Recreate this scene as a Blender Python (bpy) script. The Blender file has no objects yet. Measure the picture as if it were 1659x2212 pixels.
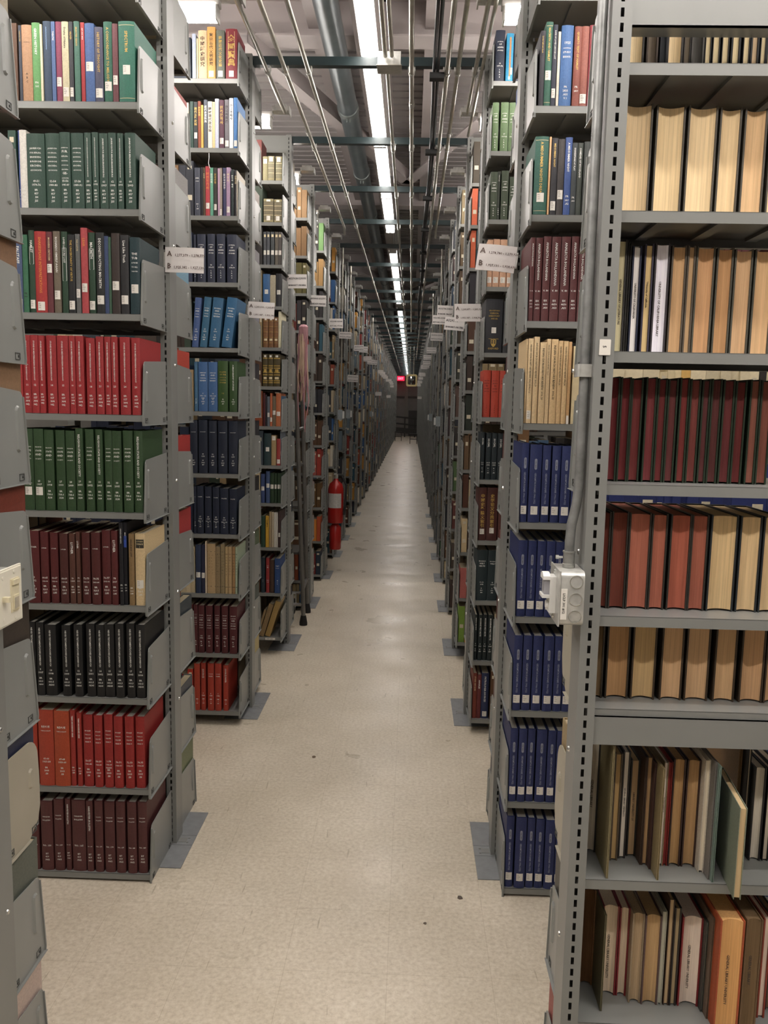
import bpy, math, random
from mathutils import Vector, Matrix
R = random.Random(7)
S = bpy.context.scene
COL = S.collection
H = 1.65
ORD = ('first second third fourth fifth sixth seventh eighth ninth tenth eleventh twelfth thirteenth fourteenth fifteenth '
       'sixteenth seventeenth eighteenth nineteenth twentieth').split()
def ordn(n):
    if n < 20: return ORD[n]
    t = {2: 'twenty', 3: 'thirty', 4: 'forty'}[(n + 1) // 10]
    r = (n + 1) % 10
    return (t[:-1] + 'ieth') if r == 0 else t + '-' + ORD[r - 1]

# ------------------------------------------------------------------ materials
def lin(h):
    c = [int(h[i:i + 2], 16) / 255 for i in (0, 2, 4)]
    return [(x / 12.92 if x <= .04045 else ((x + .055) / 1.055) ** 2.4) for x in c] + [1]
MATS = {}
def mat(name, hexc, rough=.5, metal=0.0, amt=.1, scale=60, bump=0.0, stretch=(1, 1, 1), spec=.5, emit=0.0, coat=0.0):
    if name in MATS: return MATS[name]
    m = bpy.data.materials.new(name); m.use_nodes = True
    nt = m.node_tree; N = nt.nodes; L = nt.links
    b = N['Principled BSDF']
    c = lin(hexc)
    b.inputs['Roughness'].default_value = rough
    b.inputs['Metallic'].default_value = metal
    b.inputs['Specular IOR Level'].default_value = spec
    b.inputs['Coat Weight'].default_value = coat
    if emit:
        b.inputs['Base Color'].default_value = c
        b.inputs['Emission Color'].default_value = c
        b.inputs['Emission Strength'].default_value = emit
    else:
        tc = N.new('ShaderNodeTexCoord'); mp = N.new('ShaderNodeMapping'); nz = N.new('ShaderNodeTexNoise'); rp = N.new('ShaderNodeValToRGB')
        mp.inputs['Scale'].default_value = stretch
        nz.inputs['Scale'].default_value = scale; nz.inputs['Detail'].default_value = 4
        L.new(tc.outputs['Object'], mp.inputs[0]); L.new(mp.outputs[0], nz.inputs['Vector'])
        rp.color_ramp.elements[0].position = .3; rp.color_ramp.elements[1].position = .7
        rp.color_ramp.elements[0].color = [x * (1 - amt) for x in c[:3]] + [1]
        rp.color_ramp.elements[1].color = [min(1, x * (1 + amt)) for x in c[:3]] + [1]
        L.new(nz.outputs['Fac'], rp.inputs[0]); L.new(rp.outputs[0], b.inputs['Base Color'])
        if bump:
            bp = N.new('ShaderNodeBump'); bp.inputs['Strength'].default_value = bump; bp.inputs['Distance'].default_value = .001
            L.new(nz.outputs['Fac'], bp.inputs['Height']); L.new(bp.outputs[0], b.inputs['Normal'])
    MATS[name] = m
    return m
def desat(h, k=.14, g=.96):
    c = [int(h[i:i + 2], 16) for i in (0, 2, 4)]; l = .3 * c[0] + .59 * c[1] + .11 * c[2]
    return ''.join('%02x' % max(0, min(255, round((x + (l - x) * k) * g))) for x in c)
def cloth(hexc): return mat('cloth_' + hexc, desat(hexc), .55, 0, .12, 220, .25)
def paper(hexc): return mat('paper_' + hexc, hexc, .85, 0, .13, 9, .2, (40, 40, .6))
STEEL = mat('grey_painted_steel', '7f807d', .36, 0, .05, 5, .03)
STEEL2 = mat('grey_enamel_plate', '868885', .3, 0, .05, 6, .03)
BEIGE = mat('putty_enamel_plate', 'a29c8c', .35, 0, .05, 6, .03)
GREEN = mat('dark_green_strut', '122426', .4, 0, .12, 8)
GALV = mat('galvanised_steel', 'bdbdb8', .34, .4, .2, 40, .05)
CONDUIT = mat('conduit_steel', 'b4b1a6', .34, .6, .12, 20)
PIPE = mat('grey_pipe_paint', '687174', .32, .35, .15, 6)
DARK = mat('black_rubber', '121212', .6)
CHROME = mat('bright_screw', 'd0d0cc', .25, .9)
WHITE = mat('white_card', 'e3dedb', .7, 0, .03, 30)
IVORY = mat('ivory_plastic', 'e4dfcf', .4, 0, .02, 30)
WPLAST = mat('white_plastic', 'dcdcd8', .4, 0, .02, 30)
INKW = mat('white_lettering', 'dcdcd6', .6, 0, .02)
INKG = mat('gilt_lettering', 'b89a50', .45, .3, .05)
INKK = mat('black_lettering', '1d1a18', .7, 0, .02)
INKO = mat('orange_gilt_lettering', 'd0803a', .5, 0, .05)
INKS = mat('silver_lettering', '8d93a4', .5, .1, .05)
INKC = mat('cream_lettering', 'c9b88f', .6, 0, .05)
INKB = mat('pale_blue_lettering', '7d9cc4', .6, 0, .05)
INK = dict(w=INKW, g=INKG, k=INKK, o=INKO, s=INKS, c=INKC, b=INKB)
PAGE = paper('cfc6b0')
PAGEG = paper('bab7ae')
LABEL = mat('white_label', 'dcd8cf', .7, 0, .03)
INKL = mat('grey_label_print', '8f8a86', .8, 0, .03)
CLABEL = mat('cream_label', 'd3c5a0', .7, 0, .05)
RED = mat('extinguisher_red', 'a01c18', .3, 0, .05)

# ------------------------------------------------------------------ mesh building
class MB:
    def __init__(s): s.v = []; s.f = []; s.m = []
    def face(s, pts, mi=0):
        b = len(s.v); s.v += [tuple(p) for p in pts]; s.f.append(tuple(range(b, b + len(pts)))); s.m.append(mi)
    def box(s, x0, y0, z0, x1, y1, z1, mi=0):
        if x1 < x0: x0, x1 = x1, x0
        if y1 < y0: y0, y1 = y1, y0
        b = len(s.v)
        s.v += [(x, y, z) for z in (z0, z1) for y in (y0, y1) for x in (x0, x1)]
        for q in ((0, 2, 3, 1), (4, 5, 7, 6), (0, 1, 5, 4), (2, 6, 7, 3), (0, 4, 6, 2), (1, 3, 7, 5)):
            s.f.append(tuple(b + i for i in q)); s.m.append(mi)
    def prism(s, poly, a0, a1, ax='z', mi=0, cap=None):
        """poly: ccw list of 2-D points; extruded along ax from a0 to a1"""
        n = len(poly); b = len(s.v)
        P = {'z': lambda p, a: (p[0], p[1], a), 'x': lambda p, a: (a, p[0], p[1]), 'y': lambda p, a: (p[0], a, p[1])}[ax]
        s.v += [P(p, a0) for p in poly] + [P(p, a1) for p in poly]
        flip = ax == 'y'
        def add(q, k):
            s.f.append(tuple(reversed(q)) if flip else tuple(q)); s.m.append(k)
        for i in range(n):
            j = (i + 1) % n
            add((b + i, b + j, b + n + j, b + n + i), mi)
        c = mi if cap is None else cap
        add(tuple(b + i for i in reversed(range(n))), c)
        add(tuple(b + n + i for i in range(n)), c)
    def tube(s, pts, r, n=10, mi=0, caps=True, r1=None):
        pts = [Vector(p) for p in pts]; rings = []
        up = None
        for i, p in enumerate(pts):
            t = (pts[min(i + 1, len(pts) - 1)] - pts[max(i - 1, 0)]).normalized()
            if up is None:
                up = t.orthogonal().normalized()
            up = (up - t * up.dot(t))
            up = up.normalized() if up.length > 1e-6 else t.orthogonal().normalized()
            w = t.cross(up)
            rr = r if r1 is None else r + (r1 - r) * i / (len(pts) - 1)
            b = len(s.v)
            s.v += [tuple(p + (up * math.cos(2 * math.pi * k / n) + w * math.sin(2 * math.pi * k / n)) * rr) for k in range(n)]
            rings.append(b)
        for a, b in zip(rings, rings[1:]):
            for k in range(n):
                s.f.append((a + k, a + (k + 1) % n, b + (k + 1) % n, b + k)); s.m.append(mi)
        if caps:
            s.f.append(tuple(rings[0] + k for k in reversed(range(n)))); s.m.append(mi)
            s.f.append(tuple(rings[-1] + k for k in range(n))); s.m.append(mi)
    def lathe(s, prof, n=20, axis='z', at=(0, 0, 0), mi=0):
        b0 = len(s.v)
        for r, a in prof:
            for k in range(n):
                c, d = r * math.cos(2 * math.pi * k / n), r * math.sin(2 * math.pi * k / n)
                p = {'z': (c, d, a), 'x': (a, c, d), 'y': (c, a, d)}[axis]
                s.v.append((p[0] + at[0], p[1] + at[1], p[2] + at[2]))
        for i in range(len(prof) - 1):
            for k in range(n):
                q = (b0 + i * n + k, b0 + i * n + (k + 1) % n, b0 + (i + 1) * n + (k + 1) % n, b0 + (i + 1) * n + k)
                s.f.append(q if axis != 'y' else tuple(reversed(q))); s.m.append(mi)
    def mesh(s, name, mats, smooth=False):
        me = bpy.data.meshes.new(name)
        me.from_pydata(s.v, [], s.f)
        for m in mats: me.materials.append(m)
        me.polygons.foreach_set('material_index', s.m)
        if smooth:
            me.polygons.foreach_set('use_smooth', [True] * len(s.f))
            me.set_sharp_from_angle(angle=math.radians(40))
        me.update()
        return me
    def build(s, name, mats, parent=None, loc=(0, 0, 0), rot=(0, 0, 0), smooth=False):
        if not isinstance(mats, (list, tuple)): mats = [mats]
        return put(name, s.mesh(name, mats, smooth), parent, loc, rot)
def put(name, me, parent=None, loc=(0, 0, 0), rot=(0, 0, 0)):
    o = bpy.data.objects.new(name, me); COL.objects.link(o)
    o.location = loc; o.rotation_euler = rot
    if parent: o.parent = parent
    return o
def empty(name, loc=(0, 0, 0), rot=(0, 0, 0)):
    o = bpy.data.objects.new(name, None); COL.objects.link(o); o.location = loc; o.rotation_euler = rot; o.empty_display_size = .05
    return o
def tag(o, label, cat, group=None, kind=None):
    if label: o['label'] = label
    if cat: o['category'] = cat
    if group: o['group'] = group
    if kind: o['kind'] = kind
    return o
def struct(o, label=None):
    o['kind'] = 'structure'
    if label: o['label'] = label; o['category'] = o.name.split('_')[0].split('.')[0]
    return o

# ------------------------------------------------------------------ lettering
TXT = {}
def text(st):
    """flat outline of a string at size 1: (verts, faces, width)"""
    if st not in TXT:
        c = bpy.data.curves.new('t', 'FONT'); c.body = st; c.resolution_u = 1; c.offset = .018
        o = bpy.data.objects.new('t', c)
        me = bpy.data.meshes.new_from_object(o)
        v = [(p.co.x, p.co.y) for p in me.vertices]; f = [tuple(p.vertices) for p in me.polygons]
        w = max((p[0] for p in v), default=.1)
        TXT[st] = (v, f, w)
        bpy.data.objects.remove(o); bpy.data.curves.remove(c); bpy.data.meshes.remove(me)
    return TXT[st]
def write(mb, st, place, mi):
    v, f, w = text(st)
    b = len(mb.v)
    mb.v += [place(x, y) for x, y in v]
    for q in f: mb.f.append(tuple(b + i for i in q)); mb.m.append(mi)
EM_MAIN = 8.5; EM_SIDE = 11.5; EM_BAY = 23.0; EXPO = 1.6
DATA = '''
@L1|2561|215||literature volumes
-1229,9,221,2b3142,V=COLLECTED_POEMS,g
-1220,32,222,b3855f,N=A/B/C,k;S=CHRONICLE,k
-1188,25,229,5c9b55,V=GREEN_HISTORY,w;C=PN/161,w
-1162,7,224,d8cfae
-1153,24,233,2c425c,V=~~~~~~~~~,b
-1127,12,232,4a6798,V=THEATRE,w
-1114,18,232,8e3556,L=.25
-1094,21,231,c9c09a,V=Drama_of_Nature,k;L=.12
-1072,13,231,33343a,V=GILDED,g;L=.12
-1056,17,232,41705f,V=SELECTED_ESSAYS,g
-1037,12,231,b42b31,V=ART_AND_MIND,w
-1023,29,227,40609a,L=.45
-994,26,217,48485e,V=HISTORY_OF_THOUGHT,g;L=.12
-966,26,233,27664f,V=A_CONCORDANCE_TO_MELODY,g;L=.2
-938,17,226,6b363c,L=.28
-919,50,233,256b57,V=SPECTRUM,g;L=.4;K=c
@L1|2244|200|C=BR/857/.B4/J25,w|bound journals
-1241,4,232,2f4a90
-1237,23,233,d9d4cb
-1213,56,222,2c4a3d,S=JAHRBUCH/FUR_BERLIN-/BRANDEN-/BURGISCHE/KIRCHEN-/GESCHICHTE,w;N=49-51/1974-76,w
-1156,45,224,2c4a3d,S=JAHRBUCH/FUR_BERLIN-/BRANDEN-/BURGISCHE/KIRCHEN-/GESCHICHTE,w;N=52-54/1980-83,w
-1110,33,227,2c4a3d,S=JAHRBUCH/FUR/BERLIN-/BRANDEN-/BURGISCHE/KIRCHEN-/GE-/SCHICHTE,w;N=55-56/1985-87,w
-1076,40,226,2c4a3d,S=JAHRBUCH/FUR_BERLIN-/BRANDEN-/BURGISCHE/KIRCHEN-/GESCHICHTE,w;N=57-58/1989-91,w
-1033,21,227,2c4a3d,V=JAHRBUCH_FUR_BERLIN-BRANDENBURGISCHE_KIRCHENGESCHICHTE,w;N=59/1993,w
-1010,20,229,2c4a3d,V=JAHRBUCH_FUR_BERLIN-BRANDENBURGISCHE_KIRCHENGESCHICHTE,w;N=60/1995,w
-987,27,226,2c4a3d,V=JAHRBUCH_FUR_BERLIN-BRANDENBURG,w;N=61/1997,w
-958,25,227,2c4a3d,V=JAHRBUCH_FUR_BERLIN-BRANDENBURG,w;N=62/1999,w
-931,19,227,2c4a3d,V=JAHRBUCH_FUR_BERLIN-BRANDENBURGISCHE_KIRCHENGESCHICHTE,w;N=63/2001,w
-905,33,227,2c4a3d,V=JAHRBUCH_FUR_BERLIN-BRANDENBURG,w;N=64/2003,w
@L1|1924|205||shakespeare studies
-1313,46,236,b32f2c,V=RICHARD_II,g
-1266,25,232,43557a,V=FALSTAFF,w;L=.12
-1239,17,239,2f6a4a,C=PR/2825,k
-1219,19,253,20402a,V=HAMLET,w;L=.1;K=o
-1200,37,250,b42c2a,V=SHAKESPEARE_INTERPRETATIONS,o;L=.08
-1162,19,249,6a2b31,L=.55;V=MODERN_CRITICISM,c
-1140,22,251,6d604e,V=RICHARDS_HIMSELF_AGAIN,w;L=.22
-1114,19,250,20402a,V=LOVES_LABOURS_LOST,w;K=o
-1093,22,241,17191c,V=THE_UNCERTAINTY_OF_VIRTUE,g;L=.1
-1069,15,243,5e5f5e,V=Faith_and_Folly,c;L=.25
-1051,21,262,b64045,L=.3;V=LEAR,o
-1029,21,249,20402a,V=MACBETH,w;L=.1;K=o
-1005,27,249,202323,V=DECONSTRUCTING_MACBETH,w;L=.17
-977,13,238,33456e
-964,8,236,3b5c46
-954,26,247,362a26,L=.35
-927,27,242,232326,V=Lies_Like_Truth,w;L=.18
-896,33,235,16343a,S=THE/TUB/A_PAGE/TO_ALL/THEATER,w;L=.33
@L1|1604|225|V=STUDIES_IN_MEDITERRANEAN_ARCHAEOLOGY,w;C=BR/157/.W4/942,w|bound journals
-1295,20,181,c8401f
-1274,23,238,a8262a,N=10,w
-1251,26,247,a8262a,N=11,w
-1223,25,247,a8262a,N=12,w
-1197,19,246,a8262a,N=13,w
-1173,32,247,a8262a,N=14,w
-1138,37,247,a8262a,N=15,w
-1099,20,247,a8262a,N=16,w
-1078,26,247,a8262a,N=17,w
-1044,29,241,a8262a,N=18,w
-1011,24,246,a8262a,N=21,w
-985,20,246,a8262a,N=22,w
-963,21,246,a8262a,N=23,w
-935,33,246,a8262a,N=24,w
-897,28,244,a8262a,N=26,w
@L1|1287|215||bound journals
-1262,36,266,2d4a28,S=RELIGION/STATE/AND/SOCIETY,w;N=24/1996,w;L=.24
-1223,32,266,2d4a28,S=RELIGION/STATE/AND/SOCIETY,w;N=25/1997,w;L=.24
-1190,31,263,2d4a28,S=RELIGION/STATE/AND/SOCIETY,w;N=26/1998,w;C=BR/738.6/.R38,w
-1152,30,263,2d4a28,S=RELIGION/STATE/AND/SOCIETY,w;N=27/1999,w;C=BR/738.6/.R38,w
-1119,30,262,2d4a28,S=RELIGION/STATE/AND/SOCIETY,w;N=28/2000,w;C=BR/738.6/.R38,w
-1085,24,270,2d4a28,V=RELIGION_STATE_AND_SOCIETY,w;N=29/2001,w;C=BR/738.6/.R38,w
-1053,27,268,2d4a28,S=RELIGION/STATE/AND/SOCIETY,w;N=30/2002,w;C=BR/738.6/.R38,w
-1020,22,268,2d4a28,V=RELIGION_STATE_AND_SOCIETY,w;N=31/2003,w;C=BR/738.6/.R38,w
-991,24,265,2d4a28,S=RELIGION/STATE/AND/SOCIETY,w;N=32/2004,w;C=BR/738.6/.R38,w
-966,30,264,2d4a28,S=RELIGION/STATE/AND/SOCIETY,w;N=33/2005,w;C=BR/738.6/.R38,w
-929,31,266,2d4a28,S=RELIGION/STATE/AND/SOCIETY,w;N=34/2006,w;C=BR/738.6/.R38,w
-895,28,266,2d4a28,V=RELIGION_STATE_AND_SOCIETY,w;N=35/2007,w;C=BR/738.6/.R38,w
@L1|976|215|C=BR/323.5/.L85,w|bound journals
-1281,19,239,5b3428
-1255,39,242,5c1c1d,S=LUTHER,w;N=63/1992,w
-1212,26,239,5c1c1d,S=LUTHER,w;N=64-65/1993-94,w
-1181,26,237,5c1c1d,S=LUTHER,w;N=66-67/1995-96,w
-1148,27,235,50211e,S=LUTHER,w;N=68-69/1997-98,w
-1117,20,235,5b3428,V=LUTHER,w;N=70/1999,w
-1093,13,241,5b3428,V=LUTHER,w;N=71/2000,w
-1075,27,240,531d1c,S=LUTHER,w;N=72-73/2001-02,w
-1042,29,241,531d1c,S=LUTHER,w;N=74-75/2003-04,w
-1008,29,249,5c1c1d,S=LUTHER,w;N=76-77/2005-06,w
-976,21,248,5c1c1d,V=LUTHER,w;N=78/2007,w
-949,13,277,14141c,V=CHURCH_AND_FAITH,w
-936,12,277,14141c,V=MISSION,w;K=b
-918,18,240,8a6d44,V=GRACE_AND_LAW,k
-897,32,241,d9bd8c,L=.3;K=d
@L1|656|215|V=NEUES_TESTAMENTLICHES_JAHRBUCH,w;C=BR/603.5/.N541,w|bound journals
-1263,23,252,151516,N=8/1996,w
-1236,25,252,151516,N=9/1997,w
-1208,38,244,151516,N=10/1998,w
-1150,29,244,151516,N=11/1999,w
-1108,28,248,151516,N=12/2000,w
-1068,29,251,151516,N=13/2001,w
-1035,27,248,151516,N=14/2002,w
-1006,32,251,151516,N=15/2003,w
-968,28,255,151516,N=16/2004,w
-931,27,256,151516,N=17/2005,w
-900,30,252,151516,N=18/2006,w
@L1|336|215|C=BR/2003/.E8,w|bound journals
-1268,23,268,b23420
-1239,52,267,b23a22,S=REVUE/THEOLOGIQUE,w;N=65-66/1957-58,w
-1185,52,265,b5431f,S=REVUE/THEOLOGIQUE,w;N=67-68/1959-60,w
-1131,17,268,a82a22,V=TEMPS_MODERNES_SERIE,w
-1108,16,260,a82a22,V=TEMPS_MODERNES_SERIE,w
-1086,32,254,a3211f,S=ETUDES/THEOLO-/GIQUES/SERIES_4,w;N=56-57/1981-82,w
-1048,28,253,a3211f,S=ETUDES/THEOLO-/GIQUES/SERIES_4,w;N=58-59/1983-84,w
-1013,29,258,a3211f,S=ETUDES/THEOLO-/GIQUES/SERIES_4,w;N=1-78/1985-88/INDEX,w
-980,30,252,a3211f,S=ETUDES/THEOLO-/GIQUES/SERIES_4,w;N=70-71/1989-91,w
-942,30,253,a3211f,S=ETUDES/THEOLO-/GIQUES/SERIES_4,w;N=72-73/1992-93,w
-907,31,252,a3211f,S=ETUDES/THEOLO-/GIQUES/SERIES_4,w;N=74-75/1994-95,w
@L1|25|215|C=BT/419/.H62,w|bound journals
-1328,35,257,5a2a2a,S=HARVESTER/BULLETIN,w;N=NO._150,w
-1285,35,255,5a2a2a,S=HARVESTER/BULLETIN,w;N=NO._153,w
-1242,41,251,5a2a2a,S=HARVESTER/BULLETIN,w;N=NO._156,w
-1196,33,259,5a2a2a,S=HARVESTER/BULLETIN,w;N=NO._159,w
-1157,18,260,5a2a2a,V=HARVESTER_BULLETIN,w;N=NO._162,w
-1134,47,257,5a2a2a,S=HARVESTER/BULLETIN,w;N=NO._165,w
-1083,22,256,5a2a2a,V=HARVESTER_BULLETIN,w;N=NO._168,w
-1054,28,258,5a2a2a,S=HARVESTER/BULLETIN,w;N=NO._171,w
-1020,35,256,5a2a2a,S=HARVESTER/BULLETIN,w;N=NO._174,w
-979,31,258,5a2a2a,S=HARVESTER/BULLETIN,w;N=NO._177,w
-940,31,258,5a2a2a,S=HARVESTER/BULLETIN,w;N=NO._180,w
-905,32,258,5a2a2a,S=HARVESTER/BULLETIN,w;N=NO._183,w
@L2|3158|190||east asian books
-1063,18,198,aab4cc
-1042,7,178,e0cf9d
-1034,40,213,e2b78c,V=中國歷史研究,k
-992,39,228,d59a4c,V=東亞古代文明研究,k;L=.09
-949,39,213,62665a,V=韓國近代文化史論,g;L=.1
-905,54,220,7e2029,V=全國寶典,g;L=.1;K=f
@L2|2848|190||east asian books
-1076,16,209,24453c
-1058,18,207,22282a,V=現代文學史論,g;L=.27
-1039,14,211,8e3f22,V=韓國思想,g
-1024,11,194,d8a542
-1011,17,218,474d5a,V=近代史資料集,w
-992,21,210,e6dccb,V=韓國現代政治論,k
-970,12,209,dcc386
-957,18,222,b4b9cf
-936,22,216,4f2238,V=민족문학사,g;L=.15
-912,21,219,68646a,V=한국사회론,k;L=.1
-890,19,226,d9dfe0,V=한국경제사,k
-869,19,228,2f6cab,L=.1
@L2|2539|190||east asian books
-1057,28,219,3c4050,S=ASIA/SURVEY,w;C=DS/1/.A4,w
-1026,9,222,24242a
-1017,11,222,55432f,V=민속학,c
-1004,21,226,b83039,V=조선후기사,o;L=.2
-982,15,220,58a083,V=한국신화,w
-965,16,220,25261f,V=한국문화,g;L=.18
-946,10,218,b894b0
-937,12,220,9a8a80,L=.08
-922,16,221,33355e,V=불교사상연구,w
-904,18,222,a0809f,V=여성사,c;L=.13
-882,13,213,1b2a2b,V=한국의_역사,w
-867,13,211,1f1a22,V=문화유산,c
-853,6,209,c9bfae
@L2|2228|215|C=L/R/A/8,w|bound journals
-1064,12,222,262d40
-1047,41,224,262d42,S=JOURNAL/OF/ASIAN/STUDIES,w;N=35/1975-76,w
-998,37,226,262d42,S=JOURNAL/OF/ASIAN/STUDIES,w;N=36/1976-77,w
-952,40,226,262d42,S=JOURNAL/OF/ASIAN/STUDIES,w;N=37/1977-78,w
-903,47,225,262d42,S=JOURNAL/OF/ASIAN/STUDIES,w;N=38/1978-79,w
@L2|1918|215|S=MODERN/AND/ORIENTAL/REVIEW,w;N=20/1979,w;C=PJ/5001/.M7,w|bound journals
-1077,33,237,3f5a90,r=4.5
-1038,37,240,2f6688,r=6
-994,53,237,2d638a,r=6
-932,52,239,2a6490,r=7.5
@L2|1608|215|C=PJ/5002/.B7,w|bound journals
-1066,16,239,3d6a90
-1047,47,240,3b659c,S=AMERICAN/AND/ORIENTAL/REVIEW,w;N=9/NO._1-2/1966,w
-997,45,240,3b659c,S=AMERICAN/AND/ORIENTAL/REVIEW,w;N=10/NO._3-4/1967,w
-949,49,246,32521f,S=BULLETIN/OF_THE/SCHOOL_OF/ORIENTAL/STUDIES,g;N=1-2,g
-893,39,245,304f24,V=A_BIBLIOGRAPHY_OF_STUDIES,w
@L2|1302|215|S=MONATSHEFT,w;C=PF/3003/.M7,w|bound journals
-1091,38,261,1a2338
-1047,44,263,1a2338,N=49/1974,w
-998,41,261,1a2338,N=50/1975,w
-950,46,260,1a2338,N=51/1976,w
-898,45,261,1a2338,N=52/1977,w
@L2|995|215|S=POLITIK,w;C=H/5/.P7,w|bound journals
-1075,14,237,17213a
-1058,33,239,17213a,N=27/1996/NO._1,w
-1020,35,237,17213a,N=28/1997/NO._1-2,w
-979,33,235,17213a,N=29/1998/NO._3-4,w
-942,42,230,17213a,N=30/1999/NO._1-2,w
-895,36,228,17213a,N=31/2000/NO._3-4,w
@L2|689|215||old pamphlet volumes
-1067,26,248,233455,L=.38
-1039,19,248,1d2140,L=.37
-1019,7,267,e3cbae
-1010,42,254,b89a6c,K=p
-968,25,239,8f7a55,K=p
-941,21,254,94805a,K=p
-918,14,241,b99c6a,K=p
-903,19,241,b8986a,K=p
-882,15,241,a37b4c,K=p
-866,10,241,a8b79c,K=p
@L2|377|215|S=REVUE_DE/L_HISTOIRE/DES/RELIGIONS/ETUDES/ANCIENNES,w;C=BL/3/.R4,w|bound journals
-1080,20,250,551a20
-1057,31,246,551a20,N=105/1958,w
-1018,34,246,551a20,N=107/1960,w
-975,29,247,551a20,N=109/1962,w
-938,33,246,551a20,N=111/1964,w
-897,39,245,551a20,N=113/1966,w
@L2|70|230|C=BM/1/.S6,w|bound journals
-1081,30,246,b5381f
-1046,24,250,b33220,V=SOURCE,w;N=7/1980,w
-1011,33,250,b33220,S=SOURCE/PAPER,w;N=8/1981,w
-973,32,250,b33220,S=SOURCE/PAPER,w;N=9/1982,w
-931,26,241,b33220,V=SOURCE_PAPER,w
@L3|3020|200||old quarter bound volumes
-952,31,143,8f875c,L=.8
-919,40,144,7c7454,L=.87;K=q
-873,54,144,777050,L=.87;K=q
@L3|2771|200||old quarter bound volumes
-946,62,141,6c6247,L=.17;K=q
-882,61,139,6c6247,L=.17;K=q
@L3|2515|200|L2=.88|slate volumes
-947,19,199,46494f,L=.37
-925,19,199,43474e,L=.37
-900,22,199,3f4448,L=.37
-875,21,199,5a5247,L=.37
-853,23,199,4a4440,L=.37
@L3|2261|200||cloth books
-949,44,197,2f5f94,L=.45
-905,36,191,a79d84
-867,40,201,25262a,L=.43
@L3|2006|200||calf bound books
-947,32,187,84562f,B=1
-912,30,187,84562f,B=1
-879,28,187,84562f,B=1
-850,23,223,d9d2ae,K=v
@L3|1762|200||gilt bound books
-950,32,203,4a3d1c,B=2
-915,32,203,4a3d1c,B=2
-881,43,203,4a3d1c,B=2
@L3|1509|200||cloth books
-945,11,210,5a1d22
-933,10,200,2e2228
-921,17,189,5a6470,L=.38
-903,15,210,bb5c33,L=.2
-887,22,192,6e5d45,L=.45
-864,32,210,bc6436,L=.38
-830,16,194,4d7ea6
@L3|1258|200||cloth books
-941,46,205,20383c,L=.5
-893,31,194,a88c5e,L=.9
-859,25,172,a2322e,L=.15
-833,21,221,6d7683,L=.35
@L3|1013|200||cloth books
-960,25,188,34487c,L=.5
-927,25,206,3e5480,L=.55
-900,25,195,1f3a1f,L=.55
-873,16,195,1f3a1f,L=.55
-854,16,195,1f3a1f,L=.55
-835,16,195,1f3a1f,L=.55
@L3|722|200||cloth books
-960,27,205,20402e
-929,22,207,d29f26,V=COSMOS,k
-906,15,234,a58e6a
-890,15,232,c2b296
-873,12,229,d5d0c3
-860,10,229,dcd7cb
-847,27,237,3c2724,L=.35
@L3|418|200||cloth books
-959,25,235,1b2e3c,N=4/9,w
-926,22,232,a32a2c,S=SANTA/FE,w;N=NEW/YORK,w
-901,28,219,4a2f22
-869,45,230,264a86,S=TIBET/HISTORIC,w;N=M/6/8,w
@L3|120|200||leaning tan books
-992,18,186,9c8054,r=17
-971,35,228,8d7148,r=17
-933,40,246,a98748,r=17
@R1|2566|210||shakespeare studies
362,15,214,24222c,V=Loves_Labours_Lost,g
378,21,241,27604c,V=MACBETH_AND_HAMLET,g;L=.37;K=c
399,14,232,22263a,V=DATE_OF_LOVES_LABOURS_LOST,w;L=.16
415,8,214,d5cfbb
424,36,231,3a68a5,S=1925/SHAKESPEARE/STUDY/ESSAYS,w;C=PR/2825/.A55/V.1,w
463,21,227,8c4436,V=QUARTO_TEXT_OF_HAMLET,g;C=PR/2807,w
484,23,229,9a5242,L=.1
508,19,232,8e2630
@R1|2247|210||shakespeare studies
359,41,229,235a4a,V=A_MIDSUMMER_NIGHTS_DREAM,g;L=.22;K=c
402,6,229,d9a870
410,19,226,26242a,V=MIDSUMMER_NIGHT,g;L=.12
430,20,223,36302e,L=.27
451,21,228,2f4d90,V=A_MIDSUMMER_NIGHT,w;C=PR/2827/.A2,w
472,16,212,30373a,V=SHAKESPEARE_AT_PLAY,w;C=PR/2823,w
489,17,213,343c33,V=COMEDIES_OF_WOODLAND,w
508,19,216,2f3330
@R1|1925|225|V=ANALECTA_BOLLANDIANA,w;N=V._80,w;C=BX/4650/.A53,w|bound journals
358,14,252,5f2a2b
374,22,252,5f2a2b
398,23,256,5f2a2b
423,28,255,5f2a2b
453,28,256,5f2a2b
484,22,257,5f2a2b
508,22,256,5f2a2b
@R1|1607|200||paper bound volumes
355,8,263,dbbb88,V=INDIAN_CHURCH_HISTORY_REVIEW__VOL.17,k
364,16,264,e0c18f,V=INDIAN_CHURCH_HISTORY_REVIEW__VOL.18_Nos_1-2,k;L=.1
382,17,270,e0c18f,V=INDIAN_CHURCH_HISTORY_REVIEW__VOL.19,k
401,20,253,dcbc8a,V=INDIAN_CHURCH_HISTORY_REVIEW__VOL.20,k
422,12,264,dcbc8a,V=INDIAN_CHURCH_HISTORY_REVIEW__VOL.21,k
436,21,263,ddb982,V=INDIAN_CHURCH_HISTORY_REVIEW__VOL.22,k
458,15,259,dab67f,V=INDIAN_CHURCH_HISTORY_REVIEW__VOL.23,k
474,15,258,dab67f,V=INDIAN_CHURCH_HISTORY_REVIEW__VOL.24,k
490,10,256,cf9f66,L=.05
@R1|1295|228|V=GESAMTAUSGABE_1906-1922,s|bound volumes
354,26,254,1f2c63,L=.155;K=t
383,38,250,1f2c63,L=.155;K=t
424,26,248,1f2c63,L=.155;K=t
455,27,247,1f2c63,L=.155;K=t
484,31,247,1f2c63,L=.155;K=t
518,23,246,1f2c63,L=.155;K=t
@R1|982|228|V=GESAMTAUSGABE_1906-1922,s|bound volumes
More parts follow.
